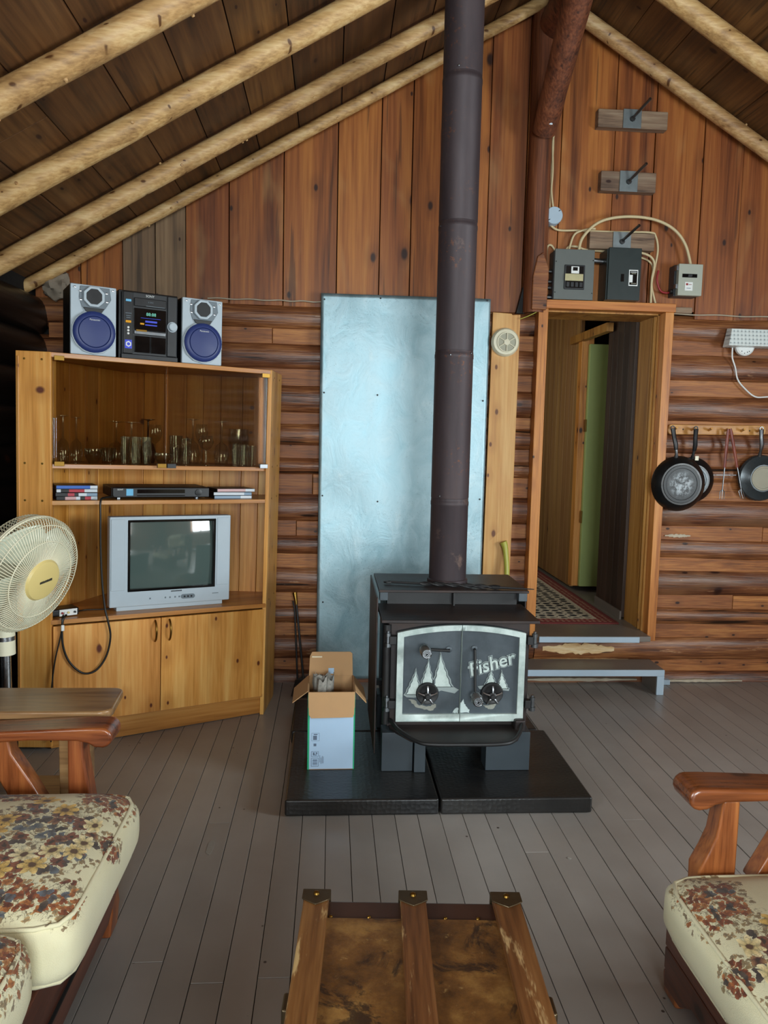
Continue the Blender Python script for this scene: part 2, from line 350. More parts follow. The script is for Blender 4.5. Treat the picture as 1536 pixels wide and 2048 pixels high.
# split pale scar and old chinking on the sill log under the doorway
M['scar'] = wood('raw_split_wood', '#b98a55', '#dcb987', '#ead3ab', 'X', across=30, along=5, rough=0.7, knots=0, var=0.05, bump=0.5)
def scar(xa, xb, zmid, h, yb, name='split_scar', mat=None):
    n = 26; tp = [(xa+(xb-xa)*i/n, zmid+h*(0.35+0.65*math.sin(PI*i/n))*random.uniform(.55, 1.0)*.5) for i in range(n+1)]
    bt = [(xa+(xb-xa)*i/n, zmid-h*(0.3+0.7*math.sin(PI*i/n))*random.uniform(.55, 1.0)*.5) for i in range(n, -1, -1)]
    return MB().prism(tp+bt, yb-0.004, yb+0.03).build(name, mat or M['scar'], wb)
scar(1.14, 1.53, 0.185, 0.075, YB-0.002); scar(1.08, 1.62, 0.121, 0.016, YB+0.005)
scar(1.02, 1.66, 0.02, 0.022, 3.935, 'old_chinking', M['chink']); scar(1.73, 2.25, 0.012, 0.018, 3.94, 'old_chinking', M['chink']); scar(1.78, 1.92, 0.80, 0.022, 3.962, 'old_chinking', M['chink'])
for xa, xb in ((-0.62, -0.28), (-0.30, -0.05), (1.74, 2.3), (2.32, 3.3)):
    n = 20; pts = [(xa+(xb-xa)*i/n, 3.935, 1.953+0.002*math.sin(i*.7+xa)) for i in range(n+1)]
    MB().tube(pts, 0.0035, 6).build('old_chinking', M['chink'], wb, smooth=60)
# upright gable boards, cut to the roof slope
JX = [-1.46, -1.24, -1.037, -0.88, -0.731, -0.52, -0.253, 0.012, 0.225, 0.38, 0.575, 0.767, 0.957, 1.13, 1.404, 1.613, 1.869, 2.081, 2.30, 2.52, 2.79, 3.03, 3.26, 3.52]
for i, (a, b) in enumerate(zip(JX[:-1], JX[1:])):
    y = 3.965+random.uniform(-0.004, 0.004); g = 0.0022; zb = 1.935+random.uniform(-0.006, 0.004)
    if b > 1.0 and a < 1.75: zb = max(zb, 1.97)
    p = [(a+g, zb), (b-g, zb), (b-g, zc(b)+0.01)] + ([(RX0, RZ0+0.01)] if a < RX0 < b else []) + [(a+g, zc(a)+0.01)]
    if zc(a) < zb+0.02 and zc(b) < zb+0.02: continue
    MB().prism(p, y, y+0.022).build('gable_board', M['gable_grey'] if i in (2, 3) else M['gable'], wb, bevel=0.002)
# log post under the ridge, with a flat cut at its foot
def log_z(x, y, r, z0, z1, mat, parent, name, seed=0):
    n = 40; m = 18
    def fn(u, w_):
        a = 2*PI*u; z = z0+w_*(z1-z0); q = Vector((math.cos(a), math.sin(a), z*1.6+seed)); rr = r*(1+0.08*mnoise.noise(q)+0.03*mnoise.noise(q*3))
        return (x+rr*math.cos(a), y+rr*math.sin(a), z)
    return MB().grid(m, n, fn).build(name, mat, parent, smooth=50)
log_z(1.012, 3.925, 0.056, 1.93, 3.40, M['post'], wb, 'post', 2)
MB().prism([(0.985, 1.94), (1.062, 1.94), (1.066, 2.14), (1.035, 2.22), (1.005, 2.2), (0.985, 2.1)], 3.862, 3.90).build('post_notch', M['strip'], wb, bevel=0.006)
M['felt'] = plain('black_felt', '#0e0f10', 0.7)
MB().prism([(0.925, 1.93), (0.965, 1.93), (0.97, 2.05), (0.955, 2.06)], 3.93, 3.96).build('torn_felt', M['felt'], wb)

# ---- ceiling: boards along the ridge, peeled pole rafters, ridge log, brace
ce = thing('ceiling', 'pitched board ceiling on round peeled pole rafters', None, (1.0, 0.8, 3.0), kind='structure')
def roof(side):
    x = XL-0.12 if side < 0 else XR+0.12; e = 0
    while (x < RX0-0.02) if side < 0 else (x > RX0+0.02):
        wd = random.uniform(0.19, 0.245)*0.866; x2 = min(x+wd, RX0) if side < 0 else max(x-wd, RX0); dy = random.uniform(-0.003, 0.003)
        a, b = (x+0.002, x2-0.002) if side < 0 else (x-0.002, x2+0.002)
        cut = random.uniform(1.2, 3.6)
        for y0, y1 in ((YF-0.15, cut-0.0015), (cut+0.0015, 4.04)):
            MB().prism([(a, zc(a)+dy), (b, zc(b)+dy), (b, zc(b)+dy+0.025), (a, zc(a)+dy+0.025)], y0, y1).build('roof_board', M['roof'], ce, bevel=0.002)
        x = x2; e += 1
roof(-1); roof(1)
MB().prism([(XL-0.2, zc(XL-0.2)+0.04), (RX0, RZ0+0.04), (XR+0.2, zc(XR+0.2)+0.04), (XR+0.2, zc(XR+0.2)+0.07), (RX0, RZ0+0.07), (XL-0.2, zc(XL-0.2)+0.07)], YF-0.2, 4.1).build('roof_deck', M['gap'], ce)
def rafter(y, side, r0, r1, seed):
    n = 56; m = 14; xa = XL-0.1 if side < 0 else XR+0.1; xb = RX0
    L = math.hypot(xb-xa, zc(xb)-zc(xa)); off = max(r0, r1)+0.004
    def fn(u, w_):
        a = 2*PI*u; s = w_; x = xa+(xb-xa)*s; r = (r0+(r1-r0)*s); q = Vector((math.cos(a)*.8, math.sin(a)*.8, s*9+seed*5.7))
        r *= 1+0.05*mnoise.noise(q)+0.10*max(0, mnoise.noise(q*2.3)-0.45)
        wob = 0.006*mnoise.noise(Vector((s*2.5, seed*3.1, 0)))
        ang = math.atan(SL if side < 0 else -SR); cx = x; cz = zc(x)-off/math.cos(ang)
        return (cx-math.sin(ang)*math.sin(a)*r, y+math.cos(a)*r+wob, cz+math.cos(ang)*math.sin(a)*r+wob)
    o = MB().grid(m, n, fn).build('rafter', M['rafter'], ce, smooth=60)
    for k in range(9):      # knot stubs
        s = random.uniform(0.05, 0.95); a = random.uniform(0, 2*PI); p = Vector(fn(a/(2*PI), s)); x = xa+(xb-xa)*s; ang = math.atan(SL if side < 0 else -SR)
        d = Vector((-math.sin(ang)*math.sin(a), math.cos(a), math.cos(ang)*math.sin(a)))
        MB().tube([p-d*0.006, p+d*random.uniform(.002, .006)], [0.008, 0.0045], 8).build('knot_stub', M['rafter'], o, smooth=40)
    return o
for y, r0, r1, sd in ((3.885, 0.030, 0.030, 1), (3.47, 0.042, 0.034, 2), (2.95, 0.047, 0.038, 3), (2.41, 0.046, 0.040, 4), (1.87, 0.045, 0.04, 5), (1.33, 0.045, 0.04, 6)): rafter(y, -1, r0, r1, sd)
for y, r0, r1, sd in ((3.885, 0.040, 0.036, 11), (3.40, 0.05, 0.042, 12), (2.90, 0.046, 0.04, 13), (2.40, 0.046, 0.04, 14), (1.87, 0.045, 0.04, 15)): rafter(y, 1, r0, r1, sd)
def log_line(p0, p1, r0, r1, mat, parent, name, seed):
    p0 = Vector(p0); p1 = Vector(p1); n = 40; pts = [p0.lerp(p1, i/n) for i in range(n+1)]
    return MB().tube(pts, [(r0+(r1-r0)*i/n)*(1+0.05*mnoise.noise(Vector((i*.3, seed, 0)))) for i in range(n+1)], 16).build(name, mat, parent, smooth=50)
log_line((1.05, 3.97, 3.30), (1.05, YF, 3.30), 0.075, 0.075, M['post'], ce, 'ridge_log', 1)
log_line((1.012, 3.865, 2.79), (1.03, 3.12, 3.45), 0.058, 0.068, M['post'], ce, 'brace', 2)
MB().lathe([(0.012, 0), (0.012, 0.01), (0.004, 0.014)], 8, TR(1.02, 3.785, 2.80) @ FRONT).build('bolt', M['steel'], ce, smooth=40)

# ---- left wall: near-black logs along the room, with a window opening behind the viewer
wl = thing('wall_left', 'near-black log wall behind the corner cabinet', None, (XL, 0.8, 0), kind='structure')
def log_y(y0, y1, z0, z1, parent, mat, xface, sgn, seed):
    zm = (z0+z1)/2; rz = (z1-z0)/2+0.01; n = max(8, int((y1-y0)*16)); m = 12
    def fn(u, w_):
        y = y0+u*(y1-y0); a = -PI*0.56+w_*PI*1.12; q = Vector((y*2.0+seed*7.1, math.sin(a)*1.3, seed*3.3)); r = 1+0.07*mnoise.noise(q)
        return (xface+sgn*(0.075-math.cos(a)*0.075*r), y, zm+math.sin(a)*rz*r)
    return MB().grid(n, m, fn).build('log', mat, parent, smooth=50)
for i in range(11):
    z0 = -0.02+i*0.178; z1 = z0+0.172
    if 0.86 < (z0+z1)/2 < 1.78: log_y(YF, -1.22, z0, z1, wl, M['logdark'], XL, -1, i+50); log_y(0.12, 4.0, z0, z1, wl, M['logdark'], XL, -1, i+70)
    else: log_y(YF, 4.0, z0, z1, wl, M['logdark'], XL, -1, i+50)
MB().ring([(YF-.1, -.05), (4.05, -.05), (4.05, 2.02), (YF-.1, 2.02)], [(-1.2, .9), (.1, .9), (.1, 1.8), (-1.2, 1.8)], XL-0.10, XL-0.07, 'X').build('backing', M['gap'], wl)
# pale stuffing poking out where roof, left wall and back wall meet
M['batt'] = plain('grey_insulation', '#85796a', 0.9, var=0.35, nscale=30)
def stf(u, v_):
    a = 2*PI*u; b = PI*v_; d = Vector((math.cos(a)*math.sin(b), math.sin(a)*math.sin(b), math.cos(b))); r = 1+.5*mnoise.noise(d*1.7)+.25*mnoise.noise(d*4)
    return (-1.335+d.x*.065*r, 3.93+d.y*.05*r, 1.985+d.z*.06*r)
MB().grid(24, 16, stf).build('stuffing', M['batt'], wl, smooth=40)

# ---- right wall and the wall behind the viewer (only seen in reflections)
M['wallwarm'] = wood('far_wall_boards', '#5a3016', '#8c5428', '#a66c38', 'Z', across=9, along=0.5, rough=0.6, knots=0.3, var=0.1, plank=('Y', 0.2))
wr = thing('wall_right', 'log wall on the right with a window opening', None, (XR, 0.8, 0), kind='structure')
MB().ring([(YF-.1, -.05), (4.05, -.05), (4.05, 2.03), (YF-.1, 2.03)], [(-.1, .85), (1.6, .85), (1.6, 1.85), (-.1, 1.85)], XR+0.02, XR+0.08, 'X').build('boarding', M['wallwarm'], wr)
for i in range(11):
    z0 = -0.02+i*0.178; z1 = z0+0.172
    if 0.83 < (z0+z1)/2 < 1.87: log_y(YF, -.1, z0, z1, wr, M['log'], XR, 1, i+90); log_y(1.6, 4.0, z0, z1, wr, M['log'], XR, 1, i+110)
    else: log_y(YF, 4.0, z0, z1, wr, M['log'], XR, 1, i+90)
wf = thing('wall_front', 'board wall behind the viewer with a wide window opening', None, (1.0, YF, 0), kind='structure')
MB().prism([(XL-.15, -.05), (XR+.15, -.05), (XR+.15, .87), (XL-.15, .87)], YF-.06, YF).build('boarding', M['wallwarm'], wf)
MB().prism([(XL-.15, .87), (-.33, .87), (-.33, 1.97), (XL-.15, 1.97)], YF-.06, YF).build('boarding', M['wallwarm'], wf)
MB().prism([(1.57, .87), (XR+.15, .87), (XR+.15, 1.97), (1.57, 1.97)], YF-.06, YF).build('boarding', M['wallwarm'], wf)
MB().prism([(XL-.15, 1.97), (XR+.15, 1.97), (XR+.15, zc(XR+.15)), (RX0, RZ0+.02), (XL-.15, zc(XL-.15))], YF-.06, YF).build('boarding', M['wallwarm'], wf)
for n_, (M_, w0, w1, z0, z1) in enumerate([(TR(0, YF, 0), -.33, 1.57, .87, 1.97), (TR(XL, 0, 0) @ RZ(90), -1.2, .1, .9, 1.8), (TR(XR, 0, 0) @ RZ(90), -.1, 1.6, .85, 1.85)]):
    wn = thing('window_%d' % (n_+1), None, None, M=M_, kind='structure')
    MB().ring([(w0-.04, z0-.04), (w1+.04, z0-.04), (w1+.04, z1+.04), (w0-.04, z1+.04)], [(w0+.03, z0+.03), (w1-.03, z0+.03), (w1-.03, z1-.03), (w0+.03, z1-.03)], -.03, .03).build('window_frame', M['trimwood'], wn)
    for k in range(1, 3): box('muntin', M['trimwood'], wn, w0+(w1-w0)*k/3-.02, w0+(w1-w0)*k/3+.02, -.02, .02, z0, z1)

# ---- doorway and the little hall behind it
d1 = thing('door_1', 'raised doorway framed in orange pine boards', None, (1.38, 3.92, 0.25), kind='structure')
box('casing', M['trimwood'], d1, 1.028, 1.078, 3.885, 3.96, 0.245, 1.952, 0.003); box('casing', M['trimwood'], d1, 1.682, 1.728, 3.885, 3.96, 0.245, 1.952, 0.003)
M['trimx'] = wood('door_head_pine', '#8a4a1c', '#bd7636', '#d09048', 'X', across=12, along=0.8, rough=0.45, knots=0.3, var=0.05, kscale=1.4)
box('head_casing', M['trimx'], d1, 1.036, 1.735, 3.882, 3.96, 1.952, 1.995, 0.003)
M['jamb'] = wood('aged_jamb_pine', '#6e4218', '#a8752f', '#bd8c46', 'Z', across=12, along=0.7, rough=0.5, knots=0.35, var=0.05, kscale=1.4)
box('jamb', M['jamb'], d1, 1.052, 1.072, 3.95, 4.19, 0.29, 1.95); box('jamb', M['jamb'], d1, 1.672, 1.70, 3.95, 4.19, 0.26, 1.95)
box('door_stop', M['jamb'], d1, 1.660, 1.673, 3.965, 3.98, 0.29, 1.94, 0.002); box('door_stop', M['jamb'], d1, 1.664, 1.673, 4.0, 4.012, 0.29, 1.94, 0.002)
box('head_jamb', M['jamb'], d1, 1.06, 1.69, 3.95, 4.19, 1.945, 1.965)
sill = box('threshold', M['stepgrey'], d1, 1.076, 1.668, 3.805, 4.06, 0.262, 0.290, 0.003)
box('nosing', M['bluegrey'], sill, 1.078, 1.606, 3.797, 3.806, 0.259, 0.289, 0.002)
fh = thing('floor_hall', 'dim wooden floor of the hall behind the doorway', None, (1.4, 5, 0.28), kind='structure')
for k in range(10): box('floorboard', M['stepgrey'], fh, 0.3+k*0.22, 0.3+k*0.22+0.217, 4.06, 6.9, 0.26, 0.288)
wh = thing('wall_hall', 'hall side wall of upright panelling, dark near the door', None, (1.7, 5.2, 0.28), kind='structure')
x = 4.19
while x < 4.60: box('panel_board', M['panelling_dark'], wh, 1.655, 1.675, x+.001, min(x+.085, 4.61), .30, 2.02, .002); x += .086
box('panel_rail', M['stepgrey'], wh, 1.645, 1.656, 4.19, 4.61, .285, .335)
box('door_jamb', M['trimwood'], wh, 1.62, 1.70, 5.0, 5.075, .32, 1.98, .003)
box('hall_lintel', M['jamb'], wh, 1.60, 1.64, 4.5, 5.2, 1.935, 1.985)
x = 5.08
while x < 6.8: box('panel_board', M['panelling'], wh, 1.635, 1.66, x+.0015, x+.095, .30, 2.3, .003); x += .0965
for nm, a in (('panel_board', (0.3, 2.35, 6.85, 6.9, .2, 2.4)), ('panel_board', (0.28, 0.3, 4.2, 6.9, .28, 2.3)), ('panel_board', (2.3, 2.35, 4.1, 6.9, .2, 2.4))): box(nm, M['panelling'], wh, *a)
box('hall_ceiling', M['panelling'], wh, 0.28, 2.35, 4.10, 6.9, 2.3, 2.33)
box('hall_return', M['panelling'], wh, 0.28, 1.05, 4.13, 4.18, .28, 2.3)
M['greenpaint'] = plain('pale_green_paint', '#93a05e', 0.5, var=0.05, nscale=6)
dg = thing('door_2', 'pale green slab door standing ajar in the dim hall', None, (1.75, 4.97, .3), kind='structure')
box('door_slab', M['greenpaint'], dg, 1.66, 2.10, 4.955, 4.99, .325, 1.915, .003)
box('hinge', M['brass'], dg, 1.648, 1.657, 4.95, 4.962, 1.35, 1.43); box('hinge', M['brass'], dg, 1.648, 1.657, 4.95, 4.962, .75, .83)
wn = thing('window_4', None, None, M=TR(.31, 0, 0) @ RZ(90), kind='structure')  # added unseen frame on the solid hall wall, set around the fill lamp
MB().ring([(4.5, 1.15), (5.5, 1.15), (5.5, 2.05), (4.5, 2.05)], [(4.55, 1.2), (5.45, 1.2), (5.45, 2.0), (4.55, 2.0)], -.03, .01).build('window_frame', M['trimwood'], wn)
window_light('hall_fill_light', (0.34, 5.0, 1.6), (R(90), 0, R(-90)), 0.9, 0.8, 3.2, (0.95, 1.0, 0.9))  # added fill lamp to brighten the hall; no opening in the wall behind

# ================================================================== CORNER CABINET
PHI = 26.197; LEAN = 0.018; CL = 0.906
CAB = TR(-0.295, 3.48, 0) @ Matrix.Rotation(LEAN, 4, 'Y') @ RZ(PHI)     # local x runs along the front to its right end, y into the corner
cb = thing('corner_cabinet', 'honey pine corner cabinet with glass doors above and two doors below', 'cabinet', M=CAB)
FL, FR, RR_, CR, LR_ = (-CL, 0), (0, 0), (0.142, 0.231), (-0.518, 0.567), (-1.024, 0.058)
def wall_panel(name, a, b, z0, z1, th=0.018, mat=None, inward=1, bev=0.002, zoff=0):
    a = Vector(a); b = Vector(b); d = (b-a).normalized(); n = Vector((-d.y, d.x))*th*inward
    return MB().prism([tuple(a), tuple(b), tuple(b+n), tuple(a+n)], z0, z1, 'Z').build(name, mat or M['pine'], cb, bevel=bev)
lp = wall_panel('side_panel', FL, LR_, 0.0, 1.575, inward=-1); rp = wall_panel('side_panel', FR, RR_, 0.0, 1.575)
for pn, (a, b) in ((lp, (FL, LR_)), (rp, (FR, RR_))):      # screw plugs in the side panels
    a = Vector(a); b = Vector(b); d = (b-a).normalized(); nn = Vector((d.y, -d.x)) * (1 if pn is rp else -1)
    for z in (0.53, 1.0, 1.145, 1.545):
        for s in (0.25, 0.75):
            p = a.lerp(b, s); MB().lathe([(.0045, 0), (.0045, .0008), (.001, .001)], 8, TR(p.x+nn.x*.0002, p.y+nn.y*.0002, z) @ Vector((nn.x, nn.y, 0)).to_track_quat('Z', 'Y').to_matrix().to_4x4()).build('screw', M['brass'], pn)
POLY = [(-CL+.004, .004), (-.004, .004), RR_, CR, LR_]
def shelf(name, z0, z1, y0=.004, mat=None):
    p = [(-CL+.004, y0), (-.004, y0), (RR_[0]-.01, RR_[1]), CR, (LR_[0]+.01, LR_[1])]
    return MB().prism(p, z0, z1, 'Z').build(name, mat or M['pineh'], cb, bevel=.002)
shelf('top', 1.556, 1.575); shelf('shelf', 1.126, 1.144, .02); shelf('shelf', .982, 1.0, .01); shelf('counter', .505, .524, -.002); shelf('base', .085, .1)
def planks(a, b, n):
    a = Vector(a); b = Vector(b); ws = [random.uniform(.8, 1.25) for _ in range(n)]; t_ = sum(ws); s = 0
    for w_ in ws:
        p = a.lerp(b, s/t_+.001); s += w_; q = a.lerp(b, s/t_-.001); wall_panel('back_board', p, q, .09, 1.556, .012, M['pine'])
planks(RR_, CR, 8); planks(CR, LR_, 7)
kz = lambda x: LEAN*(x*math.cos(R(PHI)))+.002
kk = MB(); kk.add([(-CL-.0, .022, kz(-CL)), (-.002, .022, kz(0)), (-.002, .04, kz(0)), (-CL, .04, kz(-CL)), (-CL, .022, .088), (-.002, .022, .088), (-.002, .04, .088), (-CL, .04, .088)],
        [(0, 1, 2, 3), (4, 7, 6, 5), (0, 4, 5, 1), (1, 5, 6, 2), (2, 6, 7, 3), (3, 7, 4, 0)]); kk.build('kick_board', M['pineh'], cb, bevel=.002)
for a, b, hx in ((-CL+.006, -.4765, -.5), (-.4735, -.012, -.44)):
    dr = box('door', M['pine'], cb, a, b, -.006, .013, .092, .499, .002)
    arc = [(hx, -.006-.026*math.sin(PI*i/10)**.6, .400+.09*i/10) for i in range(11)]
    MB().tube(arc, .0042, 8).build('handle', M['brass'], dr, smooth=60)
# smoked glass doors with metal corner clips
t = NT('smoked_glass'); tr = t.n('ShaderNodeBsdfTransparent'); gl = t.n('ShaderNodeBsdfGlossy'); mx = t.n('ShaderNodeMixShader'); fr = t.n('ShaderNodeLayerWeight'); fr.inputs[0].default_value = .5
tr.inputs[0].default_value = (.66, .62, .53, 1); gl.inputs['Roughness'].default_value = .02
t.l(t.math('MULTIPLY', t.noise(t.coord(), 3, 2), .06), gl.inputs['Roughness']); t.l(t.math('ADD', t.math('MULTIPLY', t.math('POWER', fr.outputs['Facing'], 4.0), .6), .05), mx.inputs[0]); t.l(tr.outputs[0], mx.inputs[1]); t.l(gl.outputs[0], mx.inputs[2]); t.l(mx.outputs[0], t.out.inputs[0]); M['smoked'] = t.m
t = NT('clear_glass'); tr = t.n('ShaderNodeBsdfTransparent'); gl = t.n('ShaderNodeBsdfGlossy'); mx = t.n('ShaderNodeMixShader'); fr = t.n('ShaderNodeLayerWeight'); fr.inputs[0].default_value = .5
tr.inputs[0].default_value = (.90, .93, .93, 1)
t.l(t.math('ADD', t.math('MULTIPLY', t.noise(t.coord(), 9, 2), .05), .02), gl.inputs['Roughness']); t.l(t.math('ADD', t.math('MULTIPLY', t.math('POWER', fr.outputs['Facing'], 2.0), .85), .10), mx.inputs[0]); t.l(tr.outputs[0], mx.inputs[1]); t.l(gl.outputs[0], mx.inputs[2]); t.l(mx.outputs[0], t.out.inputs[0]); M['glass'] = t.m
t = NT('amber_glass'); t.setp(Base_Color=t.mix(t.noise(t.coord(), 12, 2), lin('#2a1408'), lin('#3d2010')), Roughness=.08); M['amber'] = t.m
for a, b, c0, c1 in ((-CL+.02, -.462, -CL+.012, -.48), (-.456, -.02, -.447, -.034)):
    g = box('glass_door', M['smoked'], cb, a, b, .002, .007, 1.147, 1.554)
    if a < -.5: spots = ((a-.008, 1.545), (a-.008, 1.137), (b-.034, 1.135)); cols = (M['brass'], M['brass'], M['brass'])
    else: spots = ((b-.026, 1.54), (b-.026, 1.14), (a-.0, 1.135)); cols = (M['brass'], M['steel'], M['darkgrey'])
    for (sx, sz), cm in zip(spots, cols): box('clip', cm, g, sx, sx+.036, -.003, .011, sz, sz+.018, .001)

def cabthing(name, label, cat, x, y, z, rz=0, group=None): return thing(name, label, cat, M=CAB @ TR(x, y, z) @ RZ(rz), group=group)

def marks(name, mat, parent, Mt, w_, h):
    # small print too fine to read: a row of short strokes
    mb = MB(); n = 9
    for i in range(n):
        a = -w_/2+w_*i/n; mb.box(a, a+w_/n*.72, -h/2, h/2*(1 if i % 3 else .8), 0, .0006, Mt)
    return mb.build(name, mat, parent)
# ---- hi-fi on top
def octagon(cx, cz, r, n=28, sq=0.0): return [(cx+r*math.cos(2*PI*i/n+PI/n), cz+r*math.sin(2*PI*i/n+PI/n)) for i in range(n)]
def speaker(x, label):
    s = cabthing('loudspeaker', label, 'speaker', x, .025, 1.576, group='silver and navy loudspeakers on the cabinet')
    w_, h = .172, .272
    box('housing', M['black'], s, 0, w_, .018, .20, 0, h, .003)
    fp = box('front_baffle', M['silver'], s, 0, w_, 0, .019, .001, h, .004)
    cx = w_/2
    MB().prism([(cx-.05, h-.006), (cx+.06, h-.006), (cx+.066, h-.05), (cx+.045, h-.085), (cx+.03, h-.1), (cx-.03, h-.1), (cx-.045, h-.085), (cx-.055, h-.05)], -.004, .001).build('tweeter_surround', M['silverdark'], fp, bevel=.002)
    MB().ring(octagon(cx, h-.045, .043, 8), octagon(cx, h-.045, .03, 8), -.016, -.002).build('tweeter_bezel', M['silver'], fp, bevel=.004)
    MB().lathe([(.031, .011), (.026, .004), (.012, .002), (.008, .006), (.001, .007)], 24, TR(cx, -.004, h-.045) @ FRONT).build('tweeter', M['black'], fp, smooth=40)
    MB().prism([(cx-.04, h-.088), (cx+.04, h-.088), (cx+.028, h-.106), (cx-.028, h-.106)], -.012, .001).build('horn_lip', M['darkgrey'], fp, bevel=.002)
    for sx, sz in ((-.07, .258), (.072, .258), (.048, .245), (.05, .212), (-.05, .245), (-.048, .212)): MB().lathe([(.004, 0), (.004, .003), (.001, .004)], 8, TR(cx+sx, -.003, sz) @ FRONT).build('screw', M['chrome'], fp, smooth=40)
    cz = .09
    MB().prism(octagon(cx, cz, .086, 14), -.010, .0).build('woofer_ring', M['silver'], fp, bevel=.003)
    wf_ = MB().lathe([(.080, 0), (.080, .012), (.072, .020), (.062, .021), (.06, .017), (.058, .021), (.02, .024), (.001, .024)], 32, TR(cx, -.006, cz) @ FRONT).build('woofer_grille', M['bluecone'], fp, smooth=40)
    text('lettering', 'Panasonic', .010, M['white'], wf_, TR(cx, -.031, cz+.046) @ FRONT, .0004)
    return s
speaker(-.832, 'silver loudspeaker with round navy grille, left of the black stereo'); speaker(-.395, 'silver loudspeaker with round navy grille, right of the black stereo')
st = cabthing('stereo', 'black stacked hi-fi with round silver volume knob between the two loudspeakers', 'stereo', -.645, .03, 1.576)
W_, H_ = .240, .280
box('housing', M['black'], st, 0, W_, .03, .25, 0, H_-.004, .004); box('base', M['darkgrey'], st, .006, W_-.006, -.004, .03, 0, .02, .003)
fc = box('fascia', M['darkgrey'], st, .008, W_-.008, 0, .031, .018, H_-.012, .004)
box('column', M['black'], fc, .012, .05, -.008, .001, .02, H_-.014, .003); box('column', M['darkgrey'], fc, .188, .228, -.008, .001, .02, H_-.014, .006)
box('disc_drawer', M['black'], fc, .055, .183, -.008, .001, .212, .246, .003); box('drawer_slot', M['silverdark'], fc, .10, .176, -.0095, -.008, .2145, .2165)
text('lettering', 'SONY', .013, M['white'], fc, TR(.118, -.003, .256) @ FRONT, .0004)
text('lettering', '3 DISC', .008, M['silverdark'], fc, TR(.12, -.0088, .231) @ FRONT, .0004)
box('display', M['blackgloss'], fc, .055, .183, -.006, .001, .118, .205, .002)
M['lcd'] = plain('green_readout', '#7fe0c8', .4); M['bluelit'] = plain('blue_button', '#4a58d8', .3); M['amberlit'] = plain('amber_button', '#e8a21e', .3); M['cyan'] = plain('cyan_button', '#6fb8e0', .3)
text('readout', '88:88', .018, M['lcd'], fc, TR(.122, -.0065, .183) @ FRONT, .0003)
for i, (x0, x1, z0, z1, m_) in enumerate([(.098, .146, .15, .158, 'bluelit'), (.098, .146, .138, .143, 'bluelit'), (.078, .094, .140, .147, 'amberlit'), (.08, .16, .166, .168, 'bluelit'), (.062, .105, .112, .12, 'brass')]): box('button', M[m_], fc, x0, x1, -.009, -.005, z0, z1, .001)
box('trim_bar', M['steel'], fc, .055, .183, -.008, .001, .100, .116, .003)
for x0 in (.057, .121): box('cassette_door', M['blackgloss'], fc, x0, x0+.062, -.008, .001, .028, .094, .002)
MB().lathe([(.021, 0), (.021, .003), (.018, .003), (.017, .018), (.014, .020), (.001, .020)], 28, TR(.208, -.007, .142) @ FRONT).build('volume_knob', M['silver'], fc, smooth=30)
for z, m_, hw in ((.226, 'cyan', .011), (.142, 'amberlit', .011), (.178, 'silverdark', .013), (.168, 'silverdark', .010), (.16, 'silverdark', .009)): box('button', M[m_], fc, .031-hw, .031+hw, -.012, -.007, z, z+(.01 if m_ in ('cyan', 'amberlit') else .004), .002)
for z in (.124, .112, .100): MB().lathe([(.0045, 0), (.0045, .004), (.001, .005)], 10, TR(.031, -.007, z) @ FRONT).build('button', M['white'], fc, smooth=40)
box('badge', M['bluelit'], fc, .018, .046, -.0092, -.007, .04, .075, .001); MB().ring(octagon(.032, .058, .012, 6), octagon(.032, .058, .007, 6), -.011, -.009).build('badge_mark', M['white'], fc)

# ---- glasses behind the smoked doors
Zg = 1.1445
def glass(kind, x, y, h, r, label, mat=None, name=None):
    m = mat or M['glass']
    if kind == 'tumbler':
        o = MB().lathe([(r*.8, 0), (r*.82, .004), (r, h), (r-.002, h), (r*.78, .008), (.001, .008)], 20).build(name or 'tumbler', m, None, smooth=50)
    elif kind == 'inverted':      # stemmed glass standing on its rim
        b = h*.52; o = MB().lathe([(r*.8, 0), (r, b*.45), (r*.75, b*.85), (.007, b), (.0042, b+.006), (.0042, h-.006), (.012, h-.003), (r*.85, h), (r*.85, h+.002), (.001, h+.002)], 20, cap=False).build(name or 'stemmed_glass', m, None, smooth=50)
    elif kind == 'upright':
        b = h*.5; o = MB().lathe([(r*.85, 0), (r*.85, .002), (.012, .005), (.0042, .009), (.0042, h-b), (r*.7, h-b+b*.2), (r, h-b*.45), (r*.8, h)], 20, cap=False).build(name or 'stemmed_glass', m, None, smooth=50)
    elif kind == 'bowl':
        o = MB().lathe([(r*.5, 0), (r*.55, .003), (r, h*.6), (r*.95, h), (r*.93, h), (r*.97, h*.6), (r*.5, .008), (.001, .008)], 22).build(name or 'glass_bowl', m, None, smooth=50)
    c = ORG[o]; o.matrix_world = CAB @ TR(x, y, Zg) @ Matrix.Translation(c); props(o, label, 'glass', 'glassware behind the smoked cabinet doors'); return o
glass('inverted', -.845, .13, .19, .026, 'tall slim stemmed glass upside down, leftmost in the glass cabinet')
glass('inverted', -.79, .16, .185, .026, 'second tall slim stemmed glass from the left in the glass cabinet')
glass('bowl', -.73, .12, .06, .036, 'low clear dish among the glasses at the left end')
glass('tumbler', -.665, .15, .065, .032, 'short clear tumbler between the low dish and the goblets')
glass('inverted', -.615, .24, .175, .038, 'upturned wide goblet, left of the tumbler trio')
glass('inverted', -.545, .27, .175, .038, 'upturned wide goblet just behind the tumbler trio')
for i, x in enumerate((-.606, -.562, -.518)): glass('tumbler', x, .10, .115, .021, ('left', 'middle', 'right')[i]+' one of three narrow tall tumblers standing in a row')
glass('inverted', -.485, .22, .19, .036, 'dark brown upturned goblet in the middle of the glass cabinet', M['amber'])
glass('upright', -.445, .26, .17, .032, 'upright clear wine glass right of the dark brown goblet')
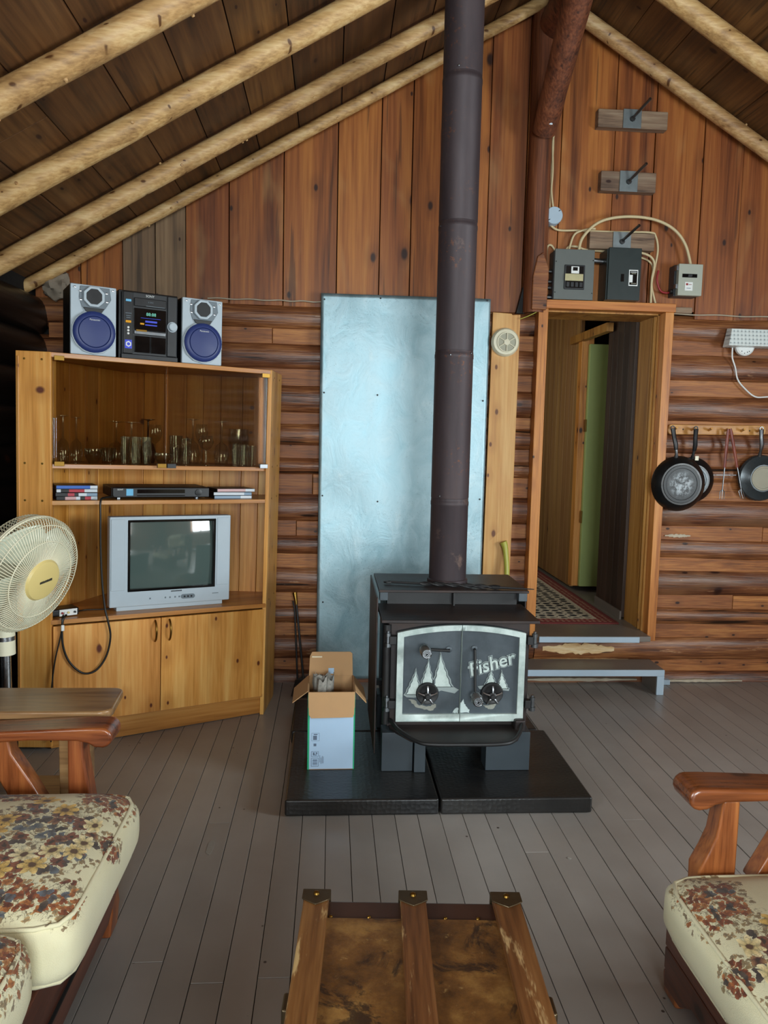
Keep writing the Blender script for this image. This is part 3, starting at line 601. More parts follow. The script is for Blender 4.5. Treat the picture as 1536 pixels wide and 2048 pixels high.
glass('bowl', -.452, .095, .05, .036, 'low clear dish in front of the dark brown goblet')
glass('tumbler', -.385, .12, .075, .032, 'short wide tumbler above the centre door clips')
glass('tumbler', -.365, .21, .125, .030, 'tall thick tumbler behind the short wide one')
glass('tumbler', -.335, .15, .115, .024, 'tall greenish tumbler right of the centre')
glass('inverted', -.295, .19, .20, .033, 'upturned wine glass, left of the two tallest at right')
glass('upright', -.262, .10, .13, .034, 'small upright goblet in front of the upturned wine glass')
glass('upright', -.24, .24, .18, .03, 'upright wine glass between the two upturned ones at right')
glass('inverted', -.175, .15, .195, .034, 'upturned wine glass near the right end of the cabinet')
for i, x in enumerate((-.128, -.088, -.05)): glass('tumbler', x, .09, .10-.004*i, .020, ('left', 'middle', 'right')[i]+' one of three small tumblers at the right end')
glass('bowl', -.07, .22, .165, .048, 'large round glass bowl at the far right end behind small tumblers')
vz = cabthing('glass_vase', 'square clear glass vase at the far left end of the glass cabinet', 'vase', -.935, .035, Zg)
MB().ring([(-.0, 0), (.05, 0), (.05, .09), (0, .09)], [(.004, .004), (.046, .004), (.046, .086), (.004, .086)], 0, .18, 'Z').build('vase_wall', M['glass'], vz); box('vase_base', M['glass'], vz, .004, .046, .004, .086, 0, .012)

# ---- discs, player, television, converter box
def case(x, y, z, w_, d, mats, label, rz=0):
    o = cabthing('disc_case', label, 'disc case', x, y, z, rz, 'disc cases on the middle shelf'); th = .0145
    box('case', M['black'], o, 0, w_, .001, d, 0, th-.0006, .001)
    n = len(mats); s = 0
    for i, (m_, fr_) in enumerate(mats): box('spine_print', M[m_], o, .002+s*(w_-.004), .002+(s+fr_)*(w_-.004), 0, .0012, .001, th-.0016); s += fr_
M['dvdblue'] = plain('blue_print', '#2f63b8', .35); M['dvdred'] = plain('red_print', '#b03040', .35); M['dvdpink'] = plain('pink_print', '#c8a0a0', .4); M['dvdwhite'] = plain('white_print', '#ccd3da', .4); M['dvdgrey'] = plain('steel_blue_print', '#7f97ad', .4)
case(-.883, .03, 1.0005, .158, .13, [('black', .2), ('dvdpink', .27), ('dvdwhite', .1), ('black', .12), ('dvdred', .15), ('dvdwhite', .16)], 'bottom disc case of the left stack, black with pink and white print', 3)
case(-.886, .028, 1.0155, .158, .13, [('black', .28), ('dvdred', .16), ('black', .1), ('dvdwhite', .2), ('dvdgrey', .26)], 'disc case with a red splash on the spine, second from bottom of left stack', -1)
case(-.884, .03, 1.0305, .158, .13, [('dvdwhite', .1), ('black', .2), ('dvdred', .38), ('dvdwhite', .32)], 'disc case with long red and white spine, second from top of left stack', 2)
case(-.885, .026, 1.0455, .158, .13, [('dvdblue', .82), ('dvdwhite', .18)], 'bright blue disc case on top of the left stack', 0)
case(-.238, .045, 1.0005, .176, .13, [('dvdgrey', .7), ('dvdwhite', .3)], 'steel blue disc case at the bottom of the right stack', 1)
case(-.24, .05, 1.0155, .176, .13, [('dvdwhite', .8), ('dvdgrey', .2)], 'white disc case in the middle of the right stack', -2)
case(-.224, .048, 1.0305, .178, .13, [('dvdpink', .75), ('dvdwhite', .25)], 'pale pink disc case on top of the right stack', 2)
dp = cabthing('disc_player', 'flat black disc player with blue sticker on the middle shelf', 'disc player', -.668, .045, 1.0)
box('housing', M['black'], dp, 0, .41, .02, .21, .008, .05, .003); ff = box('fascia', M['darkgrey'], dp, .002, .408, 0, .021, .008, .049, .004)
box('tray', M['blackgloss'], ff, .10, .30, -.002, .001, .026, .042); box('slot', M['gap'], ff, .10, .30, -.0025, .001, .014, .018); box('sticker', M['cyan'], ff, .056, .084, -.001, .001, .016, .044)
text('lettering', 'SONY', .009, M['white'], ff, TR(.032, -.0006, .041) @ FRONT, .0004)
MB().lathe([(.014, 0), (.014, .005), (.006, .006), (.001, .006)], 20, TR(.36, 0, .029) @ FRONT).build('knob', M['black'], ff, smooth=30)
for x0 in (.03, .36): MB().lathe([(.010, 0), (.010, .008)], 12, TR(x0, .03, 0)).build('foot', M['steel'], dp, smooth=30)
tv = cabthing('television', 'silver tube television with dark screen on the cabinet counter', 'television', -.676, .055, .524)
W_, H_ = .52, .402
def fr_pts(x0, x1, z0, z1): return [(x0, z0), (x1, z0), (x1, z1), (x0, z1)]
box('foot', M['silver'], tv, .03, W_-.03, .008, .16, 0, .022, .003)
bz = MB().ring(fr_pts(0, W_, .018, H_), fr_pts(.078, W_-.072, .086, H_-.018), 0, .05).build('bezel', M['silver'], tv, bevel=.005)
MB().ring(fr_pts(.074, W_-.068, .082, H_-.014), fr_pts(.084, W_-.078, .092, H_-.024), -.002, .03).build('inner_bezel', M['blackgloss'], bz, bevel=.002)
for x0 in (.006, W_-.062): box('speaker_grille', M['silverdark'] if 0 else M['silver'], bz, x0, x0+.056, -.0025, .002, .09, H_-.01, .002)
t = NT('picture_tube'); t.setp(Base_Color=t.mix(t.noise(t.coord(), 2, 2), lin('#4a5a57'), lin('#566561')), Roughness=.06); t.b.inputs['Specular IOR Level'].default_value = .9; t.b.inputs['Coat Weight'].default_value = .6; M['tube'] = t.m
def scr(u, v_):
    a, b = u*2-1, v_*2-1; return (.08+u*(W_-.154), .004+.022*(a*a*.6+b*b*.4), .088+v_*(H_-.108))
MB().grid(18, 14, scr).build('screen', M['tube'], tv, smooth=60)
MB().add([(0.004, .045, .02), (W_-.004, .045, .02), (W_-.004, .045, H_-.002), (.004, .045, H_-.002), (.06, .17, .02), (W_-.06, .17, .02), (W_-.06, .17, H_-.03), (.06, .17, H_-.03), (.12, .31, .02), (W_-.12, .31, .02), (W_-.12, .31, H_-.10), (.12, .31, H_-.10)],
         [(0, 1, 2, 3), (8, 11, 10, 9)]+[(i, (i+1) % 4, 4+(i+1) % 4, 4+i) for i in range(4)]+[(4+i, 4+(i+1) % 4, 8+(i+1) % 4, 8+i) for i in range(4)]).build('tube_housing', M['darkgrey'], tv, bevel=.006)
marks('lettering', M['black'], bz, TR(W_*.54, -.0006, .075) @ FRONT, .048, .0055)
for x0 in (.165, .23, .25, .272, .29): box('button', M['silverdark'], bz, x0, x0+.006, -.002, .001, .045, .052, .001)
MB().prism([(.31+.01*math.cos(a), .048+.01*math.sin(a)) for a in [R(90+i*20) for i in range(10)]]+[(.352+.01*math.cos(a), .048+.01*math.sin(a)) for a in [R(-90+i*20) for i in range(10)]], -.0015, .001).build('socket_panel', M['silverdark'], bz)
for x0 in (.316, .331, .346): MB().lathe([(.004, 0), (.004, .003), (.001, .003)], 10, TR(x0, -.001, .048) @ FRONT).build('socket', M['black'], bz)
box('logo_strip', M['silverdark'], bz, .44, .468, -.001, .001, .052, .055)
cv = cabthing('converter_box', 'small black converter box with socket panel at the left of the counter', 'converter box', -.90, .03, .5245, 12)
box('housing', M['black'], cv, 0, .11, .004, .08, .002, .032, .006); pf = box('socket_plate', M['white'], cv, .03, .1, 0, .005, .004, .03)
for x0, m_ in ((.04, 'redwire'), (.052, 'white'), (.064, 'creamhub'), (.09, 'black')): MB().lathe([(.0045, 0), (.0045, .006), (.001, .006)], 10, TR(x0, 0, .017) @ FRONT).build('plug', M[m_], pf)
def cabcord(name, label, pts, r=.0042):
    P = [CAB @ Vector(p) for p in pts]; return props(tub(name, M['cord'], None, spline(P, 7), r, 8), label, 'cord')
cabcord('power_cord', 'thick black cord looping down over the left cabinet door', [(-.66, .05, 1.012), (-.70, .02, 1.010), (-.722, -.005, 1.0), (-.724, -.012, .93), (-.722, -.008, .8), (-.715, -.008, .66), (-.705, -.012, .56), (-.695, -.02, .51), (-.684, -.018, .44), (-.70, -.016, .36), (-.74, -.016, .305), (-.79, -.016, .30), (-.84, -.016, .35), (-.865, -.016, .42), (-.868, -.016, .50), (-.862, -.012, .532), (-.85, .005, .54)])
cabcord('slim_power_lead', 'thin black cord hanging beside the left edge of the cabinet door', [(-.86, .01, .54), (-.868, -.014, .53), (-.872, -.014, .47), (-.895, -.014, .36), (-.908, -.014, .24), (-.91, -.014, .12), (-.91, -.014, .03)], .003)
cabcord('signal_cord', 'thin black cord lying behind the converter box on the counter', [(-.80, .10, .528), (-.76, .13, .5265), (-.70, .12, .5265), (-.66, .11, .528)], .0025)
tg = MB().box(-.006, .006, -.004, .004, -.012, .012).build('cord_tag', M['white'], None, bevel=.002); tg.matrix_world = CAB @ TR(-.867, -.022, .495); props(tg, 'small white tag on the black cords below the converter box', 'tag')

# ================================================================== STOVE AND HEARTH
t = NT('hearth_slab_paint'); v = t.coord(); vo = t.vor(t.vmath('MULTIPLY', v, (1, 1.6, 1)), 60.0, .5); n1 = t.noise(v, 6, 4)
t.setp(Base_Color=t.ramp(n1, [(.3, lin('#1a1a1b')), (.7, lin('#2a2826'))]), Roughness=.34); t.bump(t.math('ADD', vo.outputs['Distance'], t.math('MULTIPLY', n1, .6)), .25, .004); M['slab'] = t.m
for x0, x1, y0, y1, lb in ((-.140, .388, 2.515, 3.125, 'black hearth slab at the front, under the cardboard box'), (.394, .928, 2.515, 3.135, 'black hearth slab at the front right, left free below the stove doors'),
                           (-.150, .388, 3.131, 3.52, 'black hearth slab at the back left, behind the cardboard box'), (.394, .90, 3.141, 3.52, 'black hearth slab at the back right, behind the stove')):
    o = box('hearth_slab', M['slab'], None, x0, x1, y0, y1, .002, .06, .008); props(o, lb, 'hearth slab', 'slabs under the stove')

t = NT('stove_steel'); v = t.coord(); n1 = t.noise(v, 5, 5, .65); n2 = t.noise(v, 45, 3)
t.setp(Base_Color=t.ramp(n1, [(.35, lin('#262223')), (.6, lin('#3a2f2c')), (.78, lin('#4a3227'))]), Metallic=.35); t.l(t.math('ADD', t.math('MULTIPLY', n1, .25), .36), t.b.inputs['Roughness']); t.bump(n2, .12, .002); M['stovesteel'] = t.m
t = NT('stove_door_iron'); v = t.coord(); n1 = t.noise(v, 7, 5, .6); n2 = t.noise(v, 160, 2)
t.setp(Base_Color=t.ramp(n1, [(.35, lin('#3a4248')), (.7, lin('#525a60'))]), Metallic=.3, Roughness=.48); t.bump(n2, .12, .001); M['stovedoor'] = t.m
t = NT('brushed_nickel_border'); v = t.coord(); n1 = t.noise(v, 14, 5, .65)
t.setp(Base_Color=t.ramp(n1, [(.35, lin('#9fada9')), (.6, lin('#c2cec9'))]), Metallic=.25, Roughness=.5); t.bump(n1, .1, .002); M['nickel'] = t.m
M['silverpaint'] = plain('silver_relief', '#8f9998', .5, metal=.2, var=.12, nscale=60)
t = NT('stovepipe_steel'); v = t.coord(); n1 = t.noise(t.vmath('MULTIPLY', v, (6, 6, 1.2)), 1.0, 5, .6); n2 = t.noise(t.vmath('MULTIPLY', v, (40, 40, 2)), 1.0, 3); n3 = t.noise(v, 7, 5, .7)
col = t.ramp(n1, [(.3, lin('#332b2f')), (.55, lin('#463b3e')), (.8, lin('#5c4a45'))]); col = t.mix(t.step(n3, .62, .75), col, lin('#6e5a52')); col = t.mix(t.math('MULTIPLY', t.step(t.noise(v, 60, 4, .7), .56, .66), t.step(t.noise(v, 3.2, 3), .5, .62)), col, lin('#6b4433'))
t.setp(Base_Color=col, Metallic=.3); t.l(t.math('ADD', t.math('MULTIPLY', n2, .2), .46), t.b.inputs['Roughness']); M['pipe'] = t.m

sv = thing('wood_stove', 'black two-door wood stove with pale trimmed doors on the hearth', 'stove', (.49, 3.0, .06))
body = box('body', M['stovesteel'], sv, .222, .758, 2.80, 3.28, .205, .632, .006)
MB().box(.190, .772, 2.715, 3.0, .624, .636).build('lower_top', M['stovesteel'], sv, bevel=.003)
MB().box(.192, .782, 2.925, 3.285, .694, .704).build('upper_top', M['stovesteel'], sv, bevel=.002)
box('riser', M['iron'], sv, .23, .75, 2.99, 3.27, .632, .696)
for x0, x1 in ((.196, .228), (.744, .778)): box('riser_block', M['stovedoor'], sv, x0, x1, 2.935, 2.97, .660, .695, .002)
box('riser_fin', M['iron'], sv, .486, .492, 2.94, 3.0, .64, .695)
box('heat_shield', M['stovesteel'], sv, .176, .182, 2.80, 3.27, .10, .70, .002); box('heat_shield', M['stovesteel'], sv, .786, .792, 3.0, 3.27, .10, .685, .002)
for z in (.3, .6): box('shield_spacer', M['iron'], sv, .18, .225, 3.0, 3.03, z, z+.02); box('shield_spacer', M['iron'], sv, .755, .79, 3.05, 3.08, z, z+.02)
MB().tube([(.218, 2.80, .22), (.218, 2.80, .60)], .016, 10).build('corner_tube', M['iron'], sv, smooth=40)
XC, XA, XB, ZB, ZS, ZT = .4945, .254, .735, .238, .576, .606
def arch(x0, x1, z0, off=0):
    n = 14; return [(x0, z0), (x1, z0)] + [(x1+(x0-x1)*i/n, ZT-off-(ZT-ZS)*(((x1+(x0-x1)*i/n)-XC)/((XB-XA)/2))**2) for i in range(n+1)]
def door(x0, x1, side):
    d = MB().prism(arch(x0, x1, ZB), 2.778, 2.802).build('stove_door', M['stovedoor'], sv, bevel=.002)
    ix0, ix1 = (x0+.024, x1-.0005) if side < 0 else (x0+.0005, x1-.024)
    o = arch(x0, x1, ZB); i_ = arch(ix0, ix1, ZB+.028, .021)
    MB().ring(o, i_, 2.766, 2.780).build('border', M['nickel'], d, bevel=.003)
    hx = x0-.012 if side < 0 else x1+.012
    for z in (.545, .30):
        h = MB().box(min(hx-.018*(1 if side < 0 else .2), hx), max(hx+.018*(.6 if side < 0 else 1), hx), 2.772, 2.80, z-.016, z+.016).build('hinge', M['iron'], d, bevel=.003)
        hx2 = hx-.022 if side < 0 else hx+.026
        MB().tube([(hx2, 2.784, z-.026), (hx2, 2.784, z-.012), (hx2, 2.784, z-.011), (hx2, 2.784, z+.012), (hx2, 2.784, z+.013), (hx2, 2.784, z+.026), (hx2, 2.784, z+.027), (hx2, 2.784, z+.034)], [.013, .013, .009, .009, .011, .011, .006, .006], 10).build('hinge_pin', M['steel'], h, smooth=30)
    return d
dl = door(XA, XC-.001, -1); drr = door(XC+.001, XB, 1)
def dxz(u, v_): return (XA+(u-88)/(1425-88)*(XB-XA), ZB+(1065-v_)/(1065-100)*(.588-ZB))      # drawing units of the relief on the doors
def relief(name, pts, parent, y=2.7745, mat=None): return MB().prism([dxz(*p) for p in pts], y, 2.7785).build(name, mat or M['silverpaint'], parent, bevel=.0008)
def tree(cx, top, bot, hw, lean=0):
    n = 9; L = []; Rr = []
    for i in range(n+1):
        f = i/n; y = top+(bot-top)*f; w_ = hw*f**1.25; j = 9*(i % 2)*min(1, f*2)
        L.append((cx-w_-j+lean*f, y)); Rr.append((cx+w_+j+lean*f, y))
    return L[:1]+Rr[1:]+L[:0:-1]
for a in ((290, 500, 790, 95, -20), (418, 395, 700, 80, -8), (538, 325, 710, 115, 30)):
    relief('tree_relief', tree(*a), dl)
    relief('tree_inset', tree(a[0], a[1]+18, a[2]-6, a[3]*.84, a[4]), dl, 2.7737, M['stovedoor']); relief('tree_face', tree(a[0], a[1]+34, a[2]-8, a[3]*.72, a[4]), dl, 2.7729, M['nickel'])
relief('ground_relief', [(165, 790), (290, 760), (480, 720), (525, 690), (640, 680), (745, 735), (700, 775), (560, 745), (430, 790), (280, 820), (200, 815)], dl)
for a in ((1075, 500, 720, 80, 0), (1185, 515, 730, 62, 20)):
    relief('tree_relief', tree(*a), drr); relief('tree_inset', tree(a[0], a[1]+16, a[2]-6, a[3]*.84, a[4]), drr, 2.7737, M['stovedoor']); relief('tree_face', tree(a[0], a[1]+30, a[2]-8, a[3]*.7, a[4]), drr, 2.7729, M['nickel'])
relief('ground_relief', [(940, 700), (1000, 690), (1200, 700), (1280, 720), (1270, 750), (1150, 735), (960, 730)], drr)
x_, z_ = dxz(1075, 465)
text('lettering_outline', 'Fisher', .072, M['silverpaint'], drr, TR(x_, 2.7765, z_) @ FRONT @ RZ(17), .0012, shear=.15, bold=.0052)
text('lettering_inset', 'Fisher', .072, M['stovedoor'], drr, TR(x_, 2.7755, z_) @ FRONT @ RZ(17), .0010, shear=.15, bold=.0030)
text('lettering', 'Fisher', .072, M['nickel'], drr, TR(x_, 2.7743, z_) @ FRONT @ RZ(17), .0010, shear=.15, bold=.0010)
relief('lettering_tail', [(828, 490), (872, 460), (880, 475), (845, 495), (880, 490), (870, 510), (828, 515)], drr)
M['burnt'] = plain('heat_bleached_patch', '#8f9086', .8, var=.25, nscale=120); M['pale'] = plain('bare_metal_patch', '#b9c6c4', .6, var=.12, nscale=120)
def patch(pts, parent, mat):
    P = []
    for (a, b), (c, d_) in zip(pts, pts[1:]+pts[:1]):
        for k in range(4): P.append((a+(c-a)*k/4+random.uniform(-7, 7), b+(d_-b)*k/4+random.uniform(-7, 7)))
    MB().prism([dxz(*p) for p in P], 2.7768, 2.7785).build('worn_patch', mat, parent)
patch([(215, 840), (290, 850), (330, 900), (430, 915), (500, 880), (515, 920), (480, 955), (390, 950), (300, 915)], dl, M['burnt'])
patch([(685, 980), (705, 940), (742, 930), (745, 985)], dl, M['pale']); patch([(762, 985), (762, 880), (795, 840), (815, 900), (855, 940), (860, 980)], drr, M['pale'])
patch([(1010, 905), (1140, 890), (1120, 935), (1060, 945)], drr, M['burnt'])
def rotor(u, v_, parent):
    x, z = dxz(u, v_)
    k = MB().lathe([(.041, .0), (.043, .006), (.040, .012), (.034, .012), (.02, .004), (.001, .003)], 32, TR(x, 2.777, z) @ FRONT).build('draft_cap', M['iron'], parent, smooth=35)
    z2 = z-.006
    MB().lathe([(.0, .012), (.014, .012), (.015, .026), (.009, .030), (.008, .034), (.001, .034)], 20, TR(x, 2.777, z2) @ FRONT).build('hub', M['iron'], k, smooth=35)
    for i in range(5):
        a = R(90+72*i); MB().tube([(x+math.cos(a)*.012, 2.753, z2+math.sin(a)*.012), (x+math.cos(a)*.026, 2.752, z2+math.sin(a)*.026), (x+math.cos(a)*.037, 2.759, z2+math.sin(a)*.037)], [.0042, .0036, .0042], 6).build('fin', M['chrome'], k, smooth=40)
rotor(412, 770, dl); rotor(1090, 770, drr)
def handle(p, q, parent):
    x0, z0 = dxz(*p); x1, z1 = dxz(*q)
    MB().lathe([(.012, 0), (.012, .005), (.007, .007), (.001, .008)], 16, TR(x0, 2.777, z0) @ FRONT).build('boss', M['stovedoor'], parent, smooth=35)
    h = MB().tube([(x0, 2.775, z0), (x0, 2.758, z0), (x1+(x0-x1)*.1, 2.745, z1+(z0-z1)*.1), (x1, 2.742, z1), (x1, 2.70, z1)], .0052, 10).build('handle', M['iron'], parent, smooth=40)
    pts = []; n = 7*14
    for i in range(n+1):
        a = 2*PI*i/14; r = .0185-.011*i/n if i < n*.0 else .0185 - .004*abs((i/n)-.4)
        pts.append((x1+r*math.cos(a), 2.744-.062*i/n, z1+r*math.sin(a)))
    MB().tube(pts, .0034, 6).build('coil_grip', M['chrome'], h, smooth=60)
    pts = [(x1+(.016-.013*i/30)*math.cos(i*.55), 2.681, z1+(.016-.013*i/30)*math.sin(i*.55)) for i in range(31)]
    MB().tube(pts, .0024, 6).build('coil_end', M['chrome'], h, smooth=60)
handle((625, 310), (362, 285), dl); handle((890, 300), (900, 775), drr)
sh = MB().prism([(.232, 2.80), (.232, 2.765), (.30, 2.655), (.36, 2.615), (.62, 2.612), (.69, 2.655), (.738, 2.765), (.738, 2.80)], .205, .214, 'Z').build('ash_shelf', M['stovesteel'], sv, bevel=.002)
MB().tube(spline([(.236, 2.79, .236), (.262, 2.71, .228), (.32, 2.635, .216), (.37, 2.612, .214), (.49, 2.608, .214), (.61, 2.610, .214), (.67, 2.635, .216), (.715, 2.71, .228), (.734, 2.79, .242)], 5), .0075, 8).build('shelf_rim', M['iron'], sh, smooth=60)
MB().box(.70, .742, 2.745, 2.80, .19, .25).build('shelf_bracket', M['stovesteel'], sh, bevel=.008)
M['legpaint'] = plain('blue_black_leg_paint', '#343c42', .42, var=.1, nscale=10)
for x0, x1 in ((.202, .318), (.592, .758)):
    l_ = box('leg', M['legpaint'], sv, x0, x1, 2.735, 2.82, .0605, .208, .002)
    if x0 < .3: box('leg_flange', M['legpaint'], l_, .322, .364, 2.722, 2.80, .0605, .207, .002)
for x0, x1 in ((.21, .33), (.62, .75)): box('leg', M['legpaint'], sv, x0, x1, 3.16, 3.25, .0605, .206, .002)

sp = thing('stovepipe', 'brown-black round stovepipe rising from the stove to the roof', 'stovepipe', (.487, 3.12, .704))
PX, PY = .487, 3.12
zs = [.705, 1.05, 1.64, 2.14, 2.69, 3.14]
for i, (a, b) in enumerate(zip(zs[:-1], zs[1:])):
    r = .0765+.0006*(i % 2)
    MB().lathe([(r-.001, 0), (r, .004), (r, b-a-.03), (r+.0012, b-a-.028), (r+.0012, b-a-.014), (r, b-a-.012), (r-.0005, b-a-.0005)], 48, TR(PX, PY, a)).build('pipe_section', M['pipe'], sp, smooth=40)
MB().lathe([(.083, 0), (.083, .012), (.079, .014)], 40, TR(PX, PY, .7045)).build('pipe_collar', M['pipe'], sp, smooth=40)
for i, (z, a) in enumerate(((1.62, 250), (1.63, 320), (2.12, 200), (2.7, 250), (1.06, 230))): MB().lathe([(.004, 0), (.004, .003), (.001, .004)], 8, TR(PX+.078*math.cos(R(a)), PY+.078*math.sin(R(a)), z) @ RZ(a) @ RY(90)).build('screw', M['steel'], sp)
pk = thing('poker', 'long twisted iron poker lying across the stove top', 'poker', (.5, 2.99, .705))
pts = [(.24+.56*i/60, 3.045-.125*i/60, .7125) for i in range(61)]
tw = MB(); tw.tube(pts[:14]+pts[45:46], .0045, 8); tw.build('shaft', M['iron'], pk, smooth=40)
for ph in (0, PI): MB().tube([(p[0], p[1]+.0055*math.cos(i*.55+ph), p[2]+.0055*math.sin(i*.55+ph)+.001) for i, p in enumerate(pts[13:47])], .004, 6).build('twist', M['iron'], pk, smooth=60)
MB().tube(pts[45:], [.0055-.004*i/16 for i in range(16)], 8).build('point', M['iron'], pk, smooth=40)
MB().tube([(.235+.014*math.cos(a), 3.046+.014*math.sin(a), .7125) for a in [i*PI/8 for i in range(17)]], .004, 6).build('ring_end', M['iron'], pk, smooth=60)

# ---- galvanised sheet behind the stove
t = NT('galvanised_sheet'); v = t.coord(False); n1 = t.noise(v, 2.4, 4, .6); n2 = t.noise(t.vmath('MULTIPLY', v, (1, 1, .7)), 9, 5, .6, .8); n3 = t.noise(v, 70, 3); vo = t.vor(v, 55, 1)
col = t.ramp(n2, [(.3, lin('#86a3ac')), (.6, lin('#a3bcc4')), (.8, lin('#bccfd3'))]); col = t.mix(t.math('MULTIPLY', t.step(n3, .62, .72), .25), col, lin('#6c7a80'))
col = t.mix(t.math('MULTIPLY', t.step(t.noise(v, 150, 2), .60, .68), t.math('MULTIPLY', t.step(n1, .45, .6), .3)), col, lin('#5a6a72'))
t.setp(Base_Color=col, Metallic=.78); t.l(t.math('ADD', t.math('MULTIPLY', n2, .24), .36), t.b.inputs['Roughness'])
t.bump(t.math('ADD', t.math('MULTIPLY', n2, .9), t.math('MULTIPLY', n3, .05)), .22, .012); M['zinc'] = t.m
gs = thing('sheet_metal', 'tall galvanised metal sheet fixed to the wall behind the stove', 'metal sheet', (.36, 3.92, .03))
def shf(u, v_):
    x = -.062+u*.85; z = .03+v_*1.962; q = Vector((x*2.2, z*1.8, 3)); e = min(u, 1-u, v_, 1-v_)
    d = .007*mnoise.noise(q)+.004*mnoise.noise(q*2.7+Vector((5, 1, 0)))*(1-.3*v_) + .010*math.exp(-((x-.04)**2+(z-.95)**2)/.02)-.006*math.exp(-((x-.3)**2+(z-.8)**2)/.03)
    return (x, 3.915+d*.8, z)
MB().grid(50, 110, shf).build('sheet', M['zinc'], gs, smooth=80, solid=.0015, flip=False)
for x in (-.04, .23, .765):
    for z in (1.965, 1.5, .98, .45): MB().lathe([(.0045, 0), (.004, .003), (.001, .004)], 8, TR(x+random.uniform(-.01, .01), 3.909, z+random.uniform(-.02, .02)) @ FRONT).build('nail', M['iron'], gs, smooth=30)
pb = MB().prism([(.793, .05), (.938, .05), (.943, 1.92), (.902, 1.918), (.897, 1.924), (.802, 1.928)], 3.915, 3.94).build('pine_board', M['paleboard'], None, bevel=.002); props(pb, 'tall pale pine board between the metal sheet and the doorway', 'board')
al = thing('smoke_alarm', 'round cream smoke alarm at the top of the pine board', 'smoke alarm', (.868, 3.915, 1.78))
MB().lathe([(.070, 0), (.072, .006), (.066, .022), (.062, .026), (.05, .027), (.001, .027)], 40, TR(.868, 3.915, 1.78) @ FRONT).build('housing', M['cream'], al, smooth=30)
MB().ring(octagon(.872, 1.778, .05, 36), octagon(.872, 1.778, .045, 36), 3.882, 3.889).build('ring', M['cream'], al, bevel=.001)
M['mesh'] = plain('grey_vent_mesh', '#a8a692', .6)
MB().lathe([(.045, 0), (.045, .002), (.001, .003)], 32, TR(.872, 3.888, 1.778) @ FRONT).build('vent_mesh', M['mesh'], al)
for i in range(6): a = R(30+60*i); MB().tube([(.872+.012*math.cos(a), 3.883, 1.778+.012*math.sin(a)), (.872+.046*math.cos(a), 3.883, 1.778+.046*math.sin(a))], .003, 6).build('spoke', M['cream'], al)
MB().lathe([(.015, 0), (.015, .005), (.001, .006)], 20, TR(.872, 3.886, 1.778) @ FRONT).build('hub', M['cream'], al, smooth=40); MB().lathe([(.007, 0), (.006, .004), (.001, .004)], 12, TR(.874, 3.886, 1.752) @ FRONT).build('test_button', M['mesh'], al, smooth=40)
ax = thing('axe', 'axe with yellow-green handle leaning behind the stove', 'axe', (.9, 3.85, 0)); M['axeh'] = plain('yellow_green_handle', '#b3b04a', .4, var=.05)
MB().tube(spline([(.895, 3.80, .10), (.905, 3.83, .4), (.912, 3.865, .6), (.908, 3.885, .70), (.902, 3.892, .742), (.893, 3.895, .765)], 6), [.014]*20+[.015, .015, .016, .016, .017, .017, .018, .018, .019, .0195, .0135], 12).build('handle', M['axeh'], ax, smooth=60)
MB().prism([(3.73, .005), (3.86, .03), (3.86, .09), (3.78, .12), (3.71, .13)], .882, .91, 'X').build('head', M['iron'], ax, bevel=.004)
fs = thing('fire_shovel', 'black fire shovel with brass grip leaning beside the metal sheet', 'fire tool', (-.15, 3.8, 0))
MB().tube([(-.166, 3.90, .425), (-.125, 3.84, .06)], .0055, 8).build('shaft', M['iron'], fs, smooth=50); MB().tube([(-.166, 3.90, .425), (-.168, 3.903, .44), (-.1765, 3.914, .485)], [.006, .008, .0125], 10).build('grip', M['brass'], fs, smooth=50)
MB().add([(-.125, 3.845, .07), (-.165, 3.83, .05), (-.085, 3.83, .05), (-.18, 3.70, .012), (-.07, 3.70, .012), (-.125, 3.70, .006)], [(0, 1, 2), (1, 3, 5), (1, 5, 2), (2, 5, 4)]).build('blade', M['iron'], fs, solid=.003)
fs2 = thing('fire_poker', 'thin black poker standing behind the fire shovel', 'fire tool', (-.15, 3.85, 0))
MB().tube([(-.185, 3.918, .44), (-.175, 3.905, .40), (-.155, 3.87, .02)], .0045, 8).build('shaft', M['iron'], fs2, smooth=50); MB().tube([(-.155, 3.87, .03), (-.15, 3.84, .012), (-.14, 3.82, .012)], .004, 8).build('hook', M['iron'], fs2, smooth=50)

# ---- open carton with old newspapers on the hearth
bx = thing('cardboard_box', 'open carton with pale blue front and green edges on the hearth', 'box', M=TR(.0135, 2.857, .0603) @ RZ(1))
hw, hd, hh = .086, .10, .295; th = .003
for nm, a in (('wall', (-hw, hw, -hd, -hd+th, 0, hh)), ('wall', (-hw, hw, hd-th, hd, 0, hh)), ('wall', (-hw, -hw+th, -hd+th, hd-th, 0, hh)), ('wall', (hw-th, hw, -hd+th, hd-th, 0, hh)), ('bottom', (-hw+th, hw-th, -hd+th, hd-th, 0, th))): box(nm, M['carton'], bx, *a)
fp = box('front_print', M['cartonprint'], bx, -hw+.006, hw-.004, -hd-.001, -hd, .002, hh-.002); box('side_print', M['green'], bx, -hw-.001, -hw, -hd, hd, .002, hh-.01); box('side_print', M['green'], bx, hw, hw+.001, -hd, hd, .002, hh-.01)
box('edge_print', M['green'], bx, -hw, -hw+.006, -hd-.0012, -hd, .0, hh-.06); box('edge_print', M['green'], bx, hw-.004, hw, -hd-.0012, -hd, .0, hh-.06)
def flap(pts, name='flap'): return MB().prism(pts, 0, th, 'Z')
ff = MB().prism([(-hw, 0), (hw, 0), (hw-.003, -.08), (hw-.008, -.092), (-hw+.012, -.094), (-hw+.003, -.082)], 0, th, 'Z', TR(0, -hd, hh) @ RX(80)); ff.build('flap', M['carton'], bx, bevel=.0008)
